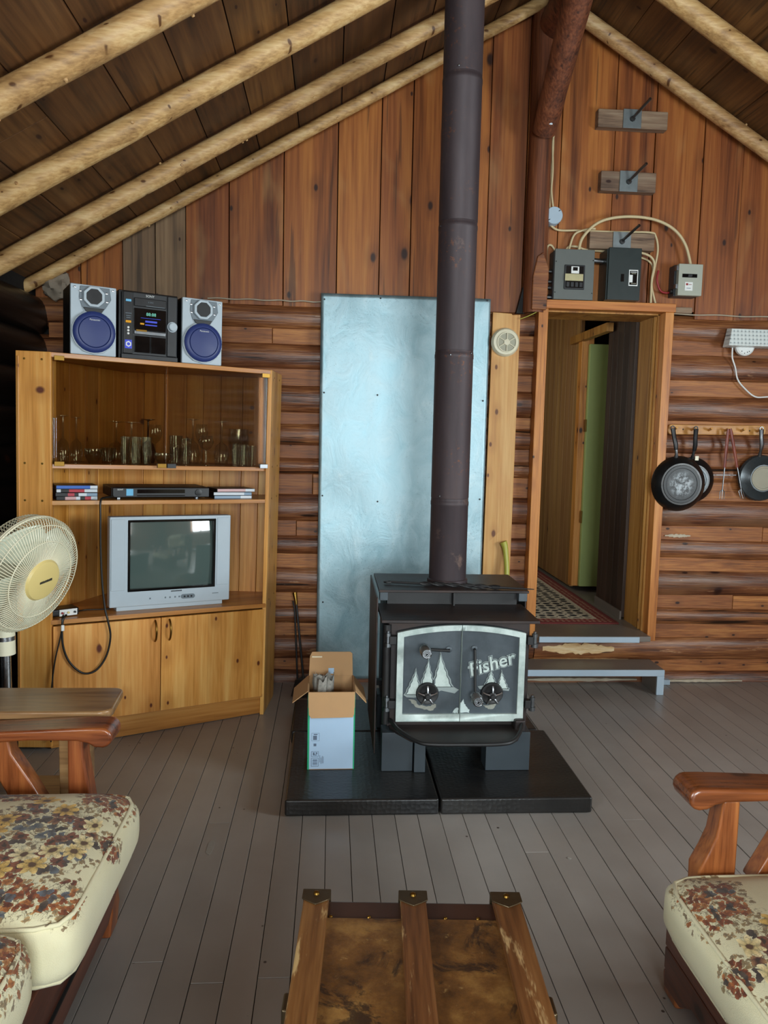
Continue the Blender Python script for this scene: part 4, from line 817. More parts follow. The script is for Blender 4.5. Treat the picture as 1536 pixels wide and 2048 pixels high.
MB().prism([(-hw, 0), (hw, 0), (hw-.002, .085), (hw-.010, .092), (-hw+.012, .092), (-hw+.003, .075)], 0, th, 'Z', TR(0, hd-th, hh) @ RX(78)).build('flap', M['carton'], bx, bevel=.0008)
MB().prism([(0, -hd+.005), (0, hd-.005), (-.07, hd-.03), (-.072, -hd+.01)], 0, th, 'Z', TR(-hw, 0, hh) @ RY(-38)).build('flap', M['carton'], bx, bevel=.0008)
MB().prism([(0, -hd+.005), (0, hd-.005), (.065, hd-.01), (.066, -hd+.02)], 0, th, 'Z', TR(hw, 0, hh) @ RY(50)).build('flap', M['carton'], bx, bevel=.0008)
box('tape', M['cartonprint'], bx, -.010, .012, hd-th-.0015, hd-th-.0003, .19, hh+.03)
M['tear'] = plain('torn_glue_marks', '#e2d3b4', .8)
for x, z, a, b in ((-.055, .012, .02, .003), (-.05, .06, .022, .002), (.04, .045, .012, .004)): box('glue_mark', M['tear'], bx, x-a, x+a, hd-.002+z*.2, hd-.0005+z*.2, hh+.086-z-b, hh+.086-z+b)
def ink(x0, x1, z0, z1): box('print_mark', M['ink'], fp, x0, x1, -hd-.0016, -hd-.0008, z0, z1)
def inkframe(x0, x1, z0, z1, w_=.0012):
    MB().ring([(x0, z0), (x1, z0), (x1, z1), (x0, z1)], [(x0+w_, z0+w_), (x1-w_, z0+w_), (x1-w_, z1-w_), (x0+w_, z1-w_)], -hd-.0016, -hd-.0008).build('print_frame', M['ink'], fp)
inkframe(-.072, -.045, .012, .045); inkframe(-.072, -.045, .050, .070); inkframe(-.072, -.043, .110, .140, .0007)
for i in range(7): ink(-.067, -.050, .017+i*.0036, .017+i*.0036+(.0022 if i % 3 else .001))
ink(-.066, -.052, .055, .058); ink(-.066, -.060, .058, .066); ink(-.056, -.050, .060, .066); ink(-.066, -.052, .114, .130); ink(-.064, -.050, .133, .137); ink(-.064, -.054, .09, .1)
for i, (z0, z1) in enumerate(((.028, .055), (.022, .046), (.024, .052), (.024, .05))): ink(-.041+i*.0042, -.0395+i*.0042, z0, z1)
npp = thing('newspaper', 'rolled crumpled newspapers stuffed in the open carton', 'newspaper', M=TR(.0135, 2.857, .0633))
for k, (x, y, tl) in enumerate(((-.05, -.01, 8), (-.035, .02, 14), (-.06, .03, 4))):
    def cr(u, v_):
        a = 2*PI*u; q = Vector((math.cos(a)*1.5, math.sin(a)*1.5, v_*4+k*5)); r = .018+.006*mnoise.noise(q*1.4)+.004*mnoise.noise(q*4)
        return (x+r*math.cos(a)+v_*.02*tl/10, y+r*math.sin(a), .001+v_*(.315+.02*mnoise.noise(q)))
    MB().grid(18, 14, cr).build('roll', M['paper'], npp, smooth=20)
for k in range(5): MB().add([(-.055+.012*k, .01, .27), (-.045+.012*k, .012, .27), (-.062+.016*k, .02, .335-.006*k)], [(0, 1, 2)]).build('paper_edge', M['paper'], npp)

# ---- step in front of the doorway
sb = thing('step_bench', 'low painted step with pale blue edges below the doorway', 'step', (1.36, 3.84, 0))
box('tread', M['stepgrey'], sb, .965, 1.722, 3.745, 3.93, .106, .134, .003); box('nosing', M['bluegrey'], sb, .965, 1.722, 3.737, 3.746, .100, .133, .002)
for x0, x1 in ((.968, 1.01), (1.684, 1.722)): l_ = box('leg', M['stepgrey'], sb, x0, x1, 3.747, 3.925, .001, .106); box('leg_edge', M['bluegrey'], l_, x0, x1, 3.737, 3.747, .001, .1, .002)
o = box('baseboard_offcut', M['bluegrey'], None, 1.735, 1.83, 3.90, 3.935, .001, .028, .002); props(o, 'short pale blue offcut on the floor right of the step', 'board')
o = MB().box(1.05, 1.6, 4.075, 5.9, .2885, .296).build('rug', M['gap'], None); props(o, 'red-bordered patterned runner rug in the hall beyond the doorway', 'rug')
t = NT('patterned_rug'); v = t.coord(False); sp_ = t.n('ShaderNodeSeparateXYZ'); t.l(v, sp_.inputs[0])
ex = t.math('SUBTRACT', .275, t.math('ABSOLUTE', sp_.outputs[0])); ey = t.math('SUBTRACT', .9125, t.math('ABSOLUTE', sp_.outputs[1])); e = t.math('MINIMUM', ex, ey)
vo = t.vor(v, 16, .25, 'F1'); inner = t.ramp(vo.outputs['Distance'], [(.25, lin('#1f2024')), (.34, lin('#b8ae98')), (.5, lin('#c9bfa8')), (.62, lin('#33343a'))], 'CONSTANT')
vb = t.vor(v, 34, .2); bord = t.ramp(vb.outputs['Distance'], [(.2, lin('#a88a70')), (.3, lin('#7c2f2c')), (.6, lin('#8e3a34'))], 'CONSTANT')
col = t.mix(t.math('LESS_THAN', e, .10), inner, bord); line = t.math('LESS_THAN', t.math('ABSOLUTE', t.math('SUBTRACT', e, .1)), .008); col = t.mix(line, col, lin('#c7bda6')); col = t.mix(t.math('LESS_THAN', e, .018), col, lin('#6a2826'))
t.setp(Base_Color=col, Roughness=.9); t.bump(t.noise(v, 300, 2), .3, .003); o.data.materials[0] = t.m

# ================================================================== THINGS ON THE BACK WALL, RIGHT
rk = thing('peg_rack', 'long pale wooden peg rack right of the doorway', 'peg rack', (2.0, 3.945, 1.34))
M['peg'] = wood('varnished_rack_pine', '#a8702c', '#c9924a', '#d8a75e', 'X', across=14, along=1.5, rough=.45, knots=0, var=.03)
n = 8; cc = [(1.766+.018*math.cos(R(90+i*180/n)), 1.362+.026*math.sin(R(90+i*180/n))) for i in range(n+1)]+[(2.262+.018*math.cos(R(-90+i*180/n)), 1.368+.026*math.sin(R(-90+i*180/n))) for i in range(n+1)]
MB().prism(cc, 3.928, 3.948).build('back_board', M['peg'], rk, bevel=.004)
for x in (1.782, 1.876, 1.968, 2.057, 2.144, 2.231): MB().tube([(x, 3.93, 1.362), (x-.004, 3.885, 1.372)], .0062, 10).build('peg', M['peg'], rk, smooth=40)
for x in (1.83, 2.19): MB().lathe([(.004, 0), (.001, .001)], 8, TR(x, 3.928, 1.364) @ FRONT).build('screw', M['iron'], rk)
t = NT('scuffed_pan_base'); v = t.coord(False); ln = t.vmath('LENGTH', v); n1 = t.noise(v, 40, 4, .7)
t.setp(Base_Color=t.mix(t.math('MULTIPLY', t.step(ln, .08, .03), t.step(n1, .42, .62)), lin('#26282a'), lin('#868c90')), Metallic=.3, Roughness=.38); M['panbase'] = t.m
M['panblack'] = plain('black_nonstick', '#0d0f11', .3, var=.1); M['pangrey'] = plain('grey_enamel_pan', '#3a4043', .28, metal=.4)
M['panring'] = plain('worn_pan_centre', '#8f8a78', .5, metal=.2)
def pan(label, cx, cz, r, rb, yb, dep, hx, hz, mat, base, hmat, tilt=0):
    p = thing('frying_pan', label, 'pan', (cx, yb, cz-r), group='pans hung on the peg rack')
    MB().lathe([(r, 0), (r+.002, .003), (r*.96, dep*.45), (rb, dep*.92), (rb*.96, dep), (.001, dep)], 44, TR(cx, yb, cz) @ FRONT).build('bowl', mat, p, smooth=35)
    MB().lathe([(rb*.88, 0), (rb*.86, .003), (rb*.74, .003), (rb*.72, .001), (.001, .001)], 40, TR(cx, yb-dep, cz) @ FRONT).build('base_ring', base, p, smooth=30)
    d = Vector((hx-cx, 0, hz-cz)); u = d.normalized(); a = Vector((cx, yb-.012, cz))+u*(r-.006); b = Vector((hx, 3.872, hz))
    MB().tube([a, a+u*.02+Vector((0, -.012, 0)), a.lerp(b, .3)+Vector((0, -.012, 0))], [.012, .008, .007], 10, flat=.5).build('handle_bracket', M['steel'], p, smooth=50)
    s = a.lerp(b, .28)+Vector((0, -.012, 0))
    MB().tube([s, s.lerp(b, .25)+Vector((0, -.006, 0)), s.lerp(b, .6), b], [.0105, .0125, .0115, .013], 12, flat=.6).build('handle', hmat, p, smooth=50)
    e = b+u*.004; MB().tube([(e.x+.009*math.cos(i*PI/6), e.y, e.z+.009*math.sin(i*PI/6)) for i in range(13)], .003, 6).build('hanging_loop', hmat, p, smooth=60)
    return p
pan('small black frying pan half hidden behind the big one', 1.895, 1.10, .118, .085, 3.935, .035, 1.873, 1.366, M['panblack'], M['pangrey'], M['black'])
pan('big black frying pan showing its scuffed base, right of the doorway', 1.80, 1.082, .142, .112, 3.888, .045, 1.750, 1.366, M['panblack'], M['panbase'], M['black'])
pan('grey pan with shiny steel handle at the right end of the rack', 2.262, 1.118, .120, .074, 3.925, .035, 2.222, 1.372, M['pangrey'], M['panring'], M['steel'])
tg_ = MB().box(1.873, 1.892, 3.862, 3.866, 1.205, 1.228).build('price_tag', M['cream'], None, bevel=.001); props(tg_, 'small cream sticker on the handle of the smaller frying pan', 'sticker')
M['redwood'] = wood('reddish_handle_wood', '#4a1a12', '#7c3524', '#965038', 'Z', across=30, along=3, rough=.4, knots=0, var=.1)
def bbq(label, x0, z0, x1, z1, y, last):
    f = thing('barbecue_fork', label, 'fork', (x1, y, z1), group='barbecue tools on the peg rack'); a = Vector((x0, y, z0)); b = Vector((x1, y+.02, z1)); m_ = a.lerp(b, .55)
    MB().tube([a, a.lerp(b, .06), m_], [.006, .009, .0075], 8, flat=.6).build('handle', M['redwood'] if last else M['redwood'], f, smooth=50)
    q = a.lerp(b, .86); MB().tube([m_, q], .0032, 6).build('shaft', M['steel'], f, smooth=50)
    for s in (-1, 0, 1): MB().tube([q, q+Vector((s*.011, 0, -.012)), b+Vector((s*.012, -.004, 0))], [.003, .0026, .0012], 6).build('tine', M['steel'], f, smooth=50)
bbq('reddish barbecue fork hanging straight down beside the frying pans', 2.046, 1.372, 2.044, 1.005, 3.875, 0)
bbq('reddish barbecue fork slanting out to the right from the shared peg', 2.062, 1.372, 2.163, 1.008, 3.882, 1)
o = tub('skewer', M['steel'], None, [(1.99, 3.935, 1.128), (2.15, 3.935, 1.130)], .0026, 6); props(o, 'thin bright metal skewer lying level behind the barbecue forks', 'skewer')
# fluorescent lamp
fl = thing('wall_lamp', 'white fluorescent wall lamp with dimpled cover at the right edge', 'lamp', (2.3, 3.94, 1.80))
t = NT('dimpled_diffuser'); v = t.coord(False); sv_ = t.n('ShaderNodeSeparateXYZ'); t.l(v, sv_.inputs[0])
gx = t.math('ABSOLUTE', t.math('SUBTRACT', t.math('FRACT', t.math('MULTIPLY', sv_.outputs[0], 50)), .5)); gz = t.math('ABSOLUTE', t.math('SUBTRACT', t.math('FRACT', t.math('MULTIPLY', sv_.outputs[2], 50)), .5))
dd = t.math('ADD', gx, gz); t.setp(Base_Color=t.ramp(dd, [(.12, lin('#7d888a')), (.3, lin('#ccd5d4')), (.9, lin('#dfe6e4'))]), Roughness=.3); t.bump(dd, .5, .004); M['diffuser'] = t.m
MB().add([(2.032, 3.93, 1.888), (2.62, 3.93, 1.888), (2.62, 3.93, 1.79), (2.014, 3.93, 1.79), (2.036, 3.885, 1.882), (2.62, 3.885, 1.882), (2.62, 3.87, 1.795), (2.018, 3.87, 1.795)], [(0, 1, 2, 3), (4, 7, 6, 5), (0, 4, 5, 1), (1, 5, 6, 2), (2, 6, 7, 3), (3, 7, 4, 0)]).build('diffuser', M['diffuser'], fl, bevel=.003)
MB().lathe([(.05, 0), (.05, .018), (.042, .024), (.001, .024)], 28, TR(2.13, 3.935, 1.80) @ FRONT).build('mounting_plate', M['white'], fl, smooth=30)
for x, z in ((2.11, 1.772), (2.125, 1.762), (2.15, 1.772), (2.14, 1.768)): MB().lathe([(.003, 0), (.001, .002)], 6, TR(x, 3.911, z) @ FRONT).build('vent_hole', M['darkgrey'], fl)
MB().tube(spline([(2.066, 3.925, 1.79), (2.068, 3.925, 1.74), (2.09, 3.93, 1.69), (2.11, 3.935, 1.63), (2.15, 3.935, 1.585), (2.205, 3.935, 1.545), (2.26, 3.935, 1.542), (2.4, 3.935, 1.56)], 6), .0042, 8).build('lamp_cord', M['white'], fl, smooth=60)

# ---- electrical gear over the doorway
M['panelgrey'] = plain('grey_enamel_box', '#5d625f', .45, var=.04); M['panelblack'] = plain('green_black_enamel_box', '#1f2a2a', .4, var=.05); M['boxgrey'] = plain('pale_grey_box', '#a3a79a', .45, var=.04)
ep = thing('fuse_panel', 'grey fuse panel with rust-stained window above the doorway', 'electrical panel', (1.2, 3.9, 2.0))
box('back_box', M['darkgrey'], ep, 1.093, 1.285, 3.885, 3.962, 1.997, 2.235, .003); cvp = box('cover', M['panelgrey'], ep, 1.096, 1.298, 3.874, 3.886, 1.996, 2.242, .003)
rc = box('window_surround', M['darkgrey'], cvp, 1.146, 1.25, 3.868, 3.876, 2.045, 2.165, .004); box('fuse_recess', M['blackgloss'], rc, 1.154, 1.242, 3.865, 3.87, 2.052, 2.158)
M['stain'] = plain('stained_label', '#b3ab84', .7, var=.3, nscale=50); box('label', M['stain'], rc, 1.148, 1.24, 3.862, 3.866, 2.086, 2.12, .001)
box('fuse', M['white'], rc, 1.178, 1.218, 3.862, 3.866, 2.122, 2.156, .001); box('fuse_slot', M['blackgloss'], rc, 1.186, 1.210, 3.8605, 3.863, 2.135, 2.152)
for x in (1.156, 1.178, 1.200, 1.222): box('fuse', M['darkgrey'], rc, x, x+.016, 3.861, 3.866, 2.056, 2.08, .002)
for x, z in ((1.103, 2.18), (1.103, 2.03), (1.291, 2.03), (1.291, 2.19)): MB().lathe([(.003, 0), (.001, .002)], 8, TR(x, 3.874, z) @ FRONT).build('screw', M['iron'], cvp)
for z in (2.14, 2.09, 2.06): MB().tube([(1.093, 3.92, z), (1.075, 3.92, z)], .008, 8).build('cable_clamp', M['steel'], ep, smooth=40)
MB().tube([(1.093, 3.92, 2.012), (1.062, 3.92, 2.012)], .013, 10).build('cable_clamp', M['steel'], ep, smooth=40)
ec = props(tub('conduit_nipple', M['steel'], None, [(1.286, 3.91, 2.20), (1.352, 3.91, 2.195)], .013, 12), 'short steel conduit stub joining the two boxes above the doorway', 'conduit')
eb = thing('disconnect_box', 'black switch box with white-framed label above the doorway', 'electrical panel', (1.44, 3.9, 2.0))
box('back_box', M['panelblack'], eb, 1.352, 1.525, 3.85, 3.962, 1.996, 2.245, .003); cvb = box('cover', M['panelblack'], eb, 1.358, 1.524, 3.838, 3.852, 1.996, 2.25, .003)
lb = box('label', M['white'], cvb, 1.463, 1.509, 3.8365, 3.839, 2.066, 2.144); box('label_print', M['blackgloss'], lb, 1.467, 1.505, 3.8358, 3.837, 2.071, 2.139); box('label_panel', M['white'], lb, 1.466, 1.482, 3.8352, 3.836, 2.083, 2.119)
marks('lettering', M['white'], lb, TR(1.486, 3.8356, 2.133) @ FRONT, .03, .004); marks('lettering', M['mesh'], lb, TR(1.487, 3.8356, 2.126) @ FRONT, .024, .003); marks('lettering', M['mesh'], lb, TR(1.488, 3.8356, 2.078) @ FRONT, .026, .003)
box('switch_slot', M['blackgloss'], cvb, 1.423, 1.438, 3.834, 3.84, 2.085, 2.122, .001)
es = thing('small_switch_box', 'pale grey breaker box with black switch, right of the doorway top', 'electrical panel', (1.8, 3.9, 2.04))
box('back_box', M['darkgrey'], es, 1.722, 1.85, 3.90, 3.962, 2.035, 2.19, .003); cvs = box('cover', M['boxgrey'], es, 1.733, 1.858, 3.872, 3.902, 2.036, 2.192, .003)
sw = box('switch_plate', M['blackgloss'], cvs, 1.752, 1.828, 3.868, 3.874, 2.124, 2.142, .001); box('toggle', M['darkgrey'], sw, 1.778, 1.80, 3.860, 3.87, 2.128, 2.138, .002)
nt = box('notice', M['white'], cvs, 1.768, 1.808, 3.8705, 3.873, 2.060, 2.102); box('notice_mark', M['redwire'], nt, 1.773, 1.784, 3.8698, 3.871, 2.086, 2.096); marks('lettering', M['redwire'], nt, TR(1.795, 3.8704, 2.09) @ FRONT, .016, .003); marks('lettering', M['ink'], nt, TR(1.788, 3.8704, 2.072) @ FRONT, .022, .003)
for z in (2.16, 2.07): box('latch', M['steel'], es, 1.722, 1.733, 3.875, 3.9, z, z+.022, .001)
MB().tube([(1.735, 3.92, 2.062), (1.712, 3.92, 2.062)], .012, 10).build('cable_clamp', M['iron'], es, smooth=40)
jb = thing('junction_box', 'round white junction box cover beside the log post', 'junction box', (1.09, 3.94, 2.41))
MB().lathe([(.043, 0), (.043, .056), (.041, .06), (.001, .06)], 32, TR(1.092, 3.962, 2.409) @ FRONT).build('cover', M['bluegrey'], jb, smooth=30)
for x, z in ((1.117, 2.432), (1.066, 2.386)): MB().tube([(x-.004, 3.901, z-.003), (x+.004, 3.901, z+.003)], .002, 6).build('screw_slot', M['iron'], jb)
def cable(pts, label, r=.0055, mat='cable', y=3.945, name='cable'):
    o = tub(name, M[mat], None, spline([(x, y, z) for x, z in pts], 7), r, 8); return props(o, label, 'cable', 'cables on the gable boards' if mat == 'cable' else None)
cable([(1.085, 2.892), (1.092, 2.849), (1.080, 2.777), (1.085, 2.634), (1.083, 2.538), (1.098, 2.446)], 'ivory cable dropping from the ridge to the junction box, right strand')
cable([(1.080, 2.892), (1.084, 2.73), (1.075, 2.562), (1.08, 2.445)], 'ivory cable dropping from the ridge to the junction box, left strand', y=3.952)
cable([(1.084, 2.371), (1.126, 2.348), (1.234, 2.350), (1.414, 2.350), (1.596, 2.355), (1.631, 2.336), (1.646, 2.268), (1.633, 2.168), (1.624, 2.093), (1.65, 2.0)], 'ivory cable running level from the junction box then down to the doorway', y=3.94)
cable([(1.225, 2.24), (1.241, 2.306), (1.305, 2.375), (1.386, 2.408), (1.501, 2.420), (1.619, 2.407), (1.713, 2.364), (1.775, 2.292), (1.81, 2.19)], 'pale armoured cable arching from the fuse panel over to the small switch box', .0075, y=3.908)
cable([(1.179, 2.235), (1.186, 2.275), (1.209, 2.33), (1.272, 2.354), (1.311, 2.358)], 'short ivory cable rising from the fuse panel top to the level cable', y=3.925)
cable([(1.165, 2.235), (1.185, 2.27), (1.232, 2.272), (1.277, 2.259), (1.386, 2.255)], 'ivory cable looping from the fuse panel top to behind the black box', .006, y=3.95)
cable([(1.50, 2.250), (1.552, 2.248), (1.603, 2.230), (1.624, 2.192), (1.615, 2.118), (1.616, 1.997)], 'ivory cable curving out of the black box down to the door head', .006, y=3.92)
cable([(1.535, 2.240), (1.60, 2.222), (1.632, 2.185), (1.628, 2.1), (1.632, 1.997)], 'second ivory cable beside the one curving down from the black box', .005, y=3.957)
cable([(1.125, 2.235), (1.096, 2.274), (1.074, 2.258), (1.072, 2.15)], 'ivory cable looping off the left of the fuse panel', y=3.95)
cable([(1.072, 2.14), (1.085, 2.141), (1.095, 2.14)], 'short ivory cable entering the middle left clamp of the fuse panel', y=3.92)
cable([(1.066, 2.03), (1.072, 2.055), (1.095, 2.06)], 'short ivory cable entering the lower left clamp of the fuse panel', y=3.92)
cable([(1.652, 2.166), (1.646, 2.119), (1.665, 2.069), (1.695, 2.056), (1.73, 2.062)], 'red cable looping into the small switch box', .0055, 'redwire', 3.93, 'red_cable')
cable([(.938, 1.896), (.985, 1.915), (1.033, 1.94)], 'thin greenish wire between the pine board and the door frame', .002, 'axeh', 3.90, 'thin_wire')
M['plate'] = plain('dull_zinc_plate', '#8b9598', .42, metal=.7, var=.12, nscale=40, bump=.1)
# three insulator blocks
for x0, x1, z0, z1, px_, pz, lb, ti in ((1.296, 1.652, 2.848, 2.935, 1.468, 2.893, 'grey wooden block with metal plate, topmost of three above the doorway', 1), (1.325, 1.609, 2.543, 2.640, 1.466, 2.592, 'rough wooden block with metal plate, middle of three above the doorway', .6), (1.282, 1.619, 2.259, 2.343, 1.447, 2.30, 'brown wooden block with crinkled plate, lowest of three above the panels', .6)):
    k = thing('bracket_block', lb, 'wood block', ((x0+x1)/2, 3.94, z0), group='wooden blocks with plates on the gable')
    box('block', M['block'], k, x0, x1, 3.918, 3.966, z0, z1, .004); box('plate', M['plate'], k, px_-.046, px_+.046, 3.912, 3.919, z0-.001, z1+.002, .001, )
    MB().tube([(px_-.002, 3.914, pz-.004), (px_+.03, 3.84, pz+.036), (px_+.042, 3.80, pz+.05)], .007, 8).build('rod', M['steel'], k, smooth=40); MB().lathe([(.014, 0), (.013, .008), (.001, .009)], 8, TR(px_, 3.912, pz-.003) @ FRONT).build('nut', M['iron'], k)
o = box('wood_offcut', M['block'], None, 1.742, 1.835, 3.915, 3.964, 1.955, 1.985, .003); props(o, 'small wooden offcut at the right top corner of the door frame', 'board')

# ================================================================== FAN
nrm = Vector((.88, -.38, -.27)).normalized(); HC = Vector((-.945, 2.45, .845))
fn_ = thing('pedestal_fan', 'cream pedestal fan with round wire grille in front of the cabinet', 'fan', (-1.045, 2.52, 0))
zq = nrm; xq = Vector((0, 0, 1)).cross(zq).normalized(); yq = zq.cross(xq)
FM = Matrix(((xq.x, yq.x, zq.x, HC.x), (xq.y, yq.y, zq.y, HC.y), (xq.z, yq.z, zq.z, HC.z), (0, 0, 0, 1)))
RF = .186
def grille(name, ax0, prof, n, swirl, rings):
    mb = MB()
    for k in range(n):
        a = 2*PI*k/n; mb.tube([FM @ Vector((r*math.cos(a+swirl*(1-r/RF)), r*math.sin(a+swirl*(1-r/RF)), h)) for r, h in prof], .0015, 4, caps=False)
    for r, h, tr_ in rings: mb.tube([FM @ Vector((r*math.cos(2*PI*i/48), r*math.sin(2*PI*i/48), h)) for i in range(49)], tr_, 5, caps=False)
    return mb.build(name, M['cream'], fn_, smooth=80)
grille('front_grille', 0, [(.062, .062), (.10, .060), (.14, .053), (.17, .040), (.188, .022), (RF, 0)], 110, .35, [(.062, .062, .003), (.125, .057, .0022), (.172, .039, .0018), (RF, .002, .004)])
grille('rear_grille', 0, [(.05, -.075), (.10, -.072), (.15, -.062), (.18, -.042), (RF, -.004)], 100, -.35, [(.05, -.075, .003), (.13, -.067, .0022), (.175, -.047, .0018), (RF, -.004, .0045)])
MB().lathe([(.066, .055), (.068, .062), (.062, .070), (.05, .073), (.001, .074)], 40, FM).build('hub_cap', M['creamhub'], fn_, smooth=30)
marks('lettering', M['darkgrey'], fn_, FM @ TR(.004, .0, .0745) @ RZ(8), .05, .008)
M['blade'] = plain('milky_blade_plastic', '#d3d8c4', .25, var=.03)
for k in range(4):
    a0 = 2*PI*k/4+.5
    def bl(u, v_):
        r = .03+u*.145; a = a0+(v_-.5)*(.55+.75*math.sin(PI*min(1, u*.8+.1))) ; return FM @ Vector((r*math.cos(a), r*math.sin(a), .008+(v_-.5)*-.045))
    MB().grid(10, 8, bl).build('blade', M['blade'], fn_, smooth=60, solid=.002)
MB().lathe([(.034, -.02), (.036, .03), (.028, .042), (.001, .044)], 24, FM).build('spinner', M['cream'], fn_, smooth=40)
MB().lathe([(.03, -.21), (.055, -.20), (.066, -.16), (.066, -.10), (.06, -.078), (.001, -.078)], 28, FM).build('motor_housing', M['cream'], fn_, smooth=40)
PXf, PYf = -1.045, 2.52
MB().lathe([(.030, 0), (.030, .10), (.034, .102), (.034, .2), (.02, .215)], 24, TR(PXf, PYf, .565)).build('neck', M['cream'], fn_, smooth=30)
MB().lathe([(.0305, 0), (.0305, .014)], 24, TR(PXf, PYf, .612)).build('band', M['chrome'], fn_, smooth=30)
MB().lathe([(.0155, 0), (.0155, .56)], 20, TR(PXf, PYf, .03)).build('pole', M['chrome'], fn_, smooth=30)
MB().lathe([(.20, 0.001), (.20, .012), (.18, .02), (.05, .035), (.03, .06), (.016, .065)], 40, TR(PXf, PYf, 0)).build('base', M['black'], fn_, smooth=30)

# ================================================================== SOFA, ARMCHAIR, SIDE TABLE, TRUNK
t = NT('floral_upholstery'); v = t.coord(False); sp_ = t.n('ShaderNodeSeparateXYZ'); t.l(v, sp_.inputs[0])
cx = t.n('ShaderNodeCombineXYZ'); t.l(t.math('ADD', t.math('ABSOLUTE', sp_.outputs[0]), t.math('MULTIPLY', t.math('SUBTRACT', .07, sp_.outputs[2]), .9)), cx.inputs[0]); t.l(sp_.outputs[1], cx.inputs[1])
uv = cx.outputs[0]; wob = t.n('ShaderNodeTexNoise'); t.l(t.vmath('ADD', v, (3.1, 0, 0)), wob.inputs['Vector']); wob.inputs['Scale'].default_value = 42; wob.inputs['Detail'].default_value = 4
wv = t.vmath('SUBTRACT', wob.outputs['Color'], (.5, .5, .5)); uvw = t.vmath('ADD', uv, t.vmath('MULTIPLY', wv, (.016, .016, 0))); fine = t.vmath('ADD', uv, t.vmath('MULTIPLY', wv, (.03, .03, 0)))
BOU = [(.14, .00, .15)]; LEAF = [(.26, .21, .09), (.12, -.21, .10), (.27, -.19, .06), (.02, .23, .07), (.33, .02, .04)]
def field(pos, cs, amp):
    best = None
    for a, b, r in cs:
        d = t.math('SUBTRACT', 1.0, t.math('DIVIDE', t.vmath('DISTANCE', pos, (a, b, 0)), r)); best = d if best is None else t.math('MAXIMUM', best, d)
    return t.math('ADD', best, t.math('MULTIPLY', t.math('SUBTRACT', t.noise(pos, 17, 2), .5), amp))
col = t.mix(t.noise(uv, 7, 3), lin('#d2c9a0'), lin('#e4ddbd'))
fb_, fl_ = field(uv, BOU, 1.2), field(uv, LEAF, 1.2)
def layer(col, scale, rand, petals, rad, depth, cs, thr, ramp_, centre=None, seed=0.0, vec=None, keep=0.0, soft=.04, amp=1.3):
    vv = t.vmath('ADD', vec or uvw, (seed, seed*1.7, 0)); vo = t.vor(vv, scale, rand, 'F1', '2D')
    rel = t.vmath('SUBTRACT', vv, vo.outputs['Position']); s = t.n('ShaderNodeSeparateXYZ'); t.l(rel, s.inputs[0])
    sc_ = t.n('ShaderNodeSeparateColor'); t.l(vo.outputs['Color'], sc_.inputs[0])
    ang = t.math('ADD', t.math('ARCTAN2', s.outputs[1], s.outputs[0]), t.math('MULTIPLY', sc_.outputs[1], 6.28)); r = vo.outputs['Distance']
    pet = t.math('ABSOLUTE', t.math('COSINE', t.math('MULTIPLY', ang, petals/2)))
    lim = t.math('MULTIPLY', t.math('ADD', t.math('MULTIPLY', pet, depth), 1-depth), rad); inside = t.step(t.math('SUBTRACT', lim, r), 0.0, soft)
    pos = t.vmath('SUBTRACT', vo.outputs['Position'], (seed, seed*1.7, 0)); m = t.math('MULTIPLY', inside, t.math('GREATER_THAN', field(pos, cs, amp), thr))
    if keep: m = t.math('MULTIPLY', m, t.math('GREATER_THAN', sc_.outputs[2], keep))
    rr = t.math('DIVIDE', r, rad); c = t.ramp(t.math('ADD', t.math('MULTIPLY', sc_.outputs[0], .7), t.math('MULTIPLY', rr, .3)), ramp_)
    c = t.hsv(c, .5, 1.0, t.math('ADD', t.math('MULTIPLY', t.math('MULTIPLY', pet, t.math('ADD', rr, .2)), .6), .62))      # veins darker between petals
    out = t.mix(m, col, c)
    if centre: out = t.mix(t.math('MULTIPLY', m, t.step(r, rad*.34, rad*.2)), out, lin(centre))
    return out
rust = [(.0, lin('#5a2814')), (.4, lin('#8f4a24')), (.75, lin('#a8662f')), (1, lin('#c79a64'))]; dk = [(0, lin('#2c2320')), (.4, lin('#54453a')), (.75, lin('#5d636c')), (1, lin('#7a7460'))]
tw = t.math('ABSOLUTE', t.math('SUBTRACT', t.noise(uv, 30, 4, .6, .5), .5)); col = t.mix(t.math('MULTIPLY', t.step(tw, .02, .006), t.step(t.math('MAXIMUM', fb_, fl_), -.25, .15)), col, lin('#7a6a4c'))
col = layer(col, 70, 1, 3, .6, .6, BOU+LEAF, -.2, [(0, lin('#a08452')), (.5, lin('#86755a')), (1, lin('#b89460'))], seed=3.1, keep=.55, vec=fine)
col = layer(col, 62, 1, 3, .75, .5, LEAF, .12, rust, seed=1.3, keep=.2, vec=fine)
col = layer(col, 48, 1, 2, .7, .7, LEAF, .25, dk, seed=2.9, keep=.65, vec=fine)
col = layer(col, 40, 1, 2, .75, .7, BOU, .05, dk, seed=7.7, keep=.45, vec=fine)
col = layer(col, 30, .9, 5, .58, .4, BOU, .08, [(0, lin('#5a3020')), (.45, lin('#8a4c2a')), (.75, lin('#6c4030')), (1, lin('#b08450'))], '#3a2416', seed=9.4, keep=.35, vec=fine)
col = layer(col, 17, .85, 7, .56, .42, BOU, -.05, [(0, lin('#b07a34')), (.35, lin('#d0a852')), (.7, lin('#dcc486')), (1, lin('#e2d8b4'))], '#5a3a1c', seed=5.2, keep=.3)
ik = t.math('ABSOLUTE', t.math('SUBTRACT', t.noise(uv, 85, 3, .6), .5)); col = t.mix(t.math('MULTIPLY', t.math('MULTIPLY', t.step(ik, .03, .008), t.step(t.math('MAXIMUM', fb_, fl_), -.1, .2)), .5), col, lin('#3a2a1c'))
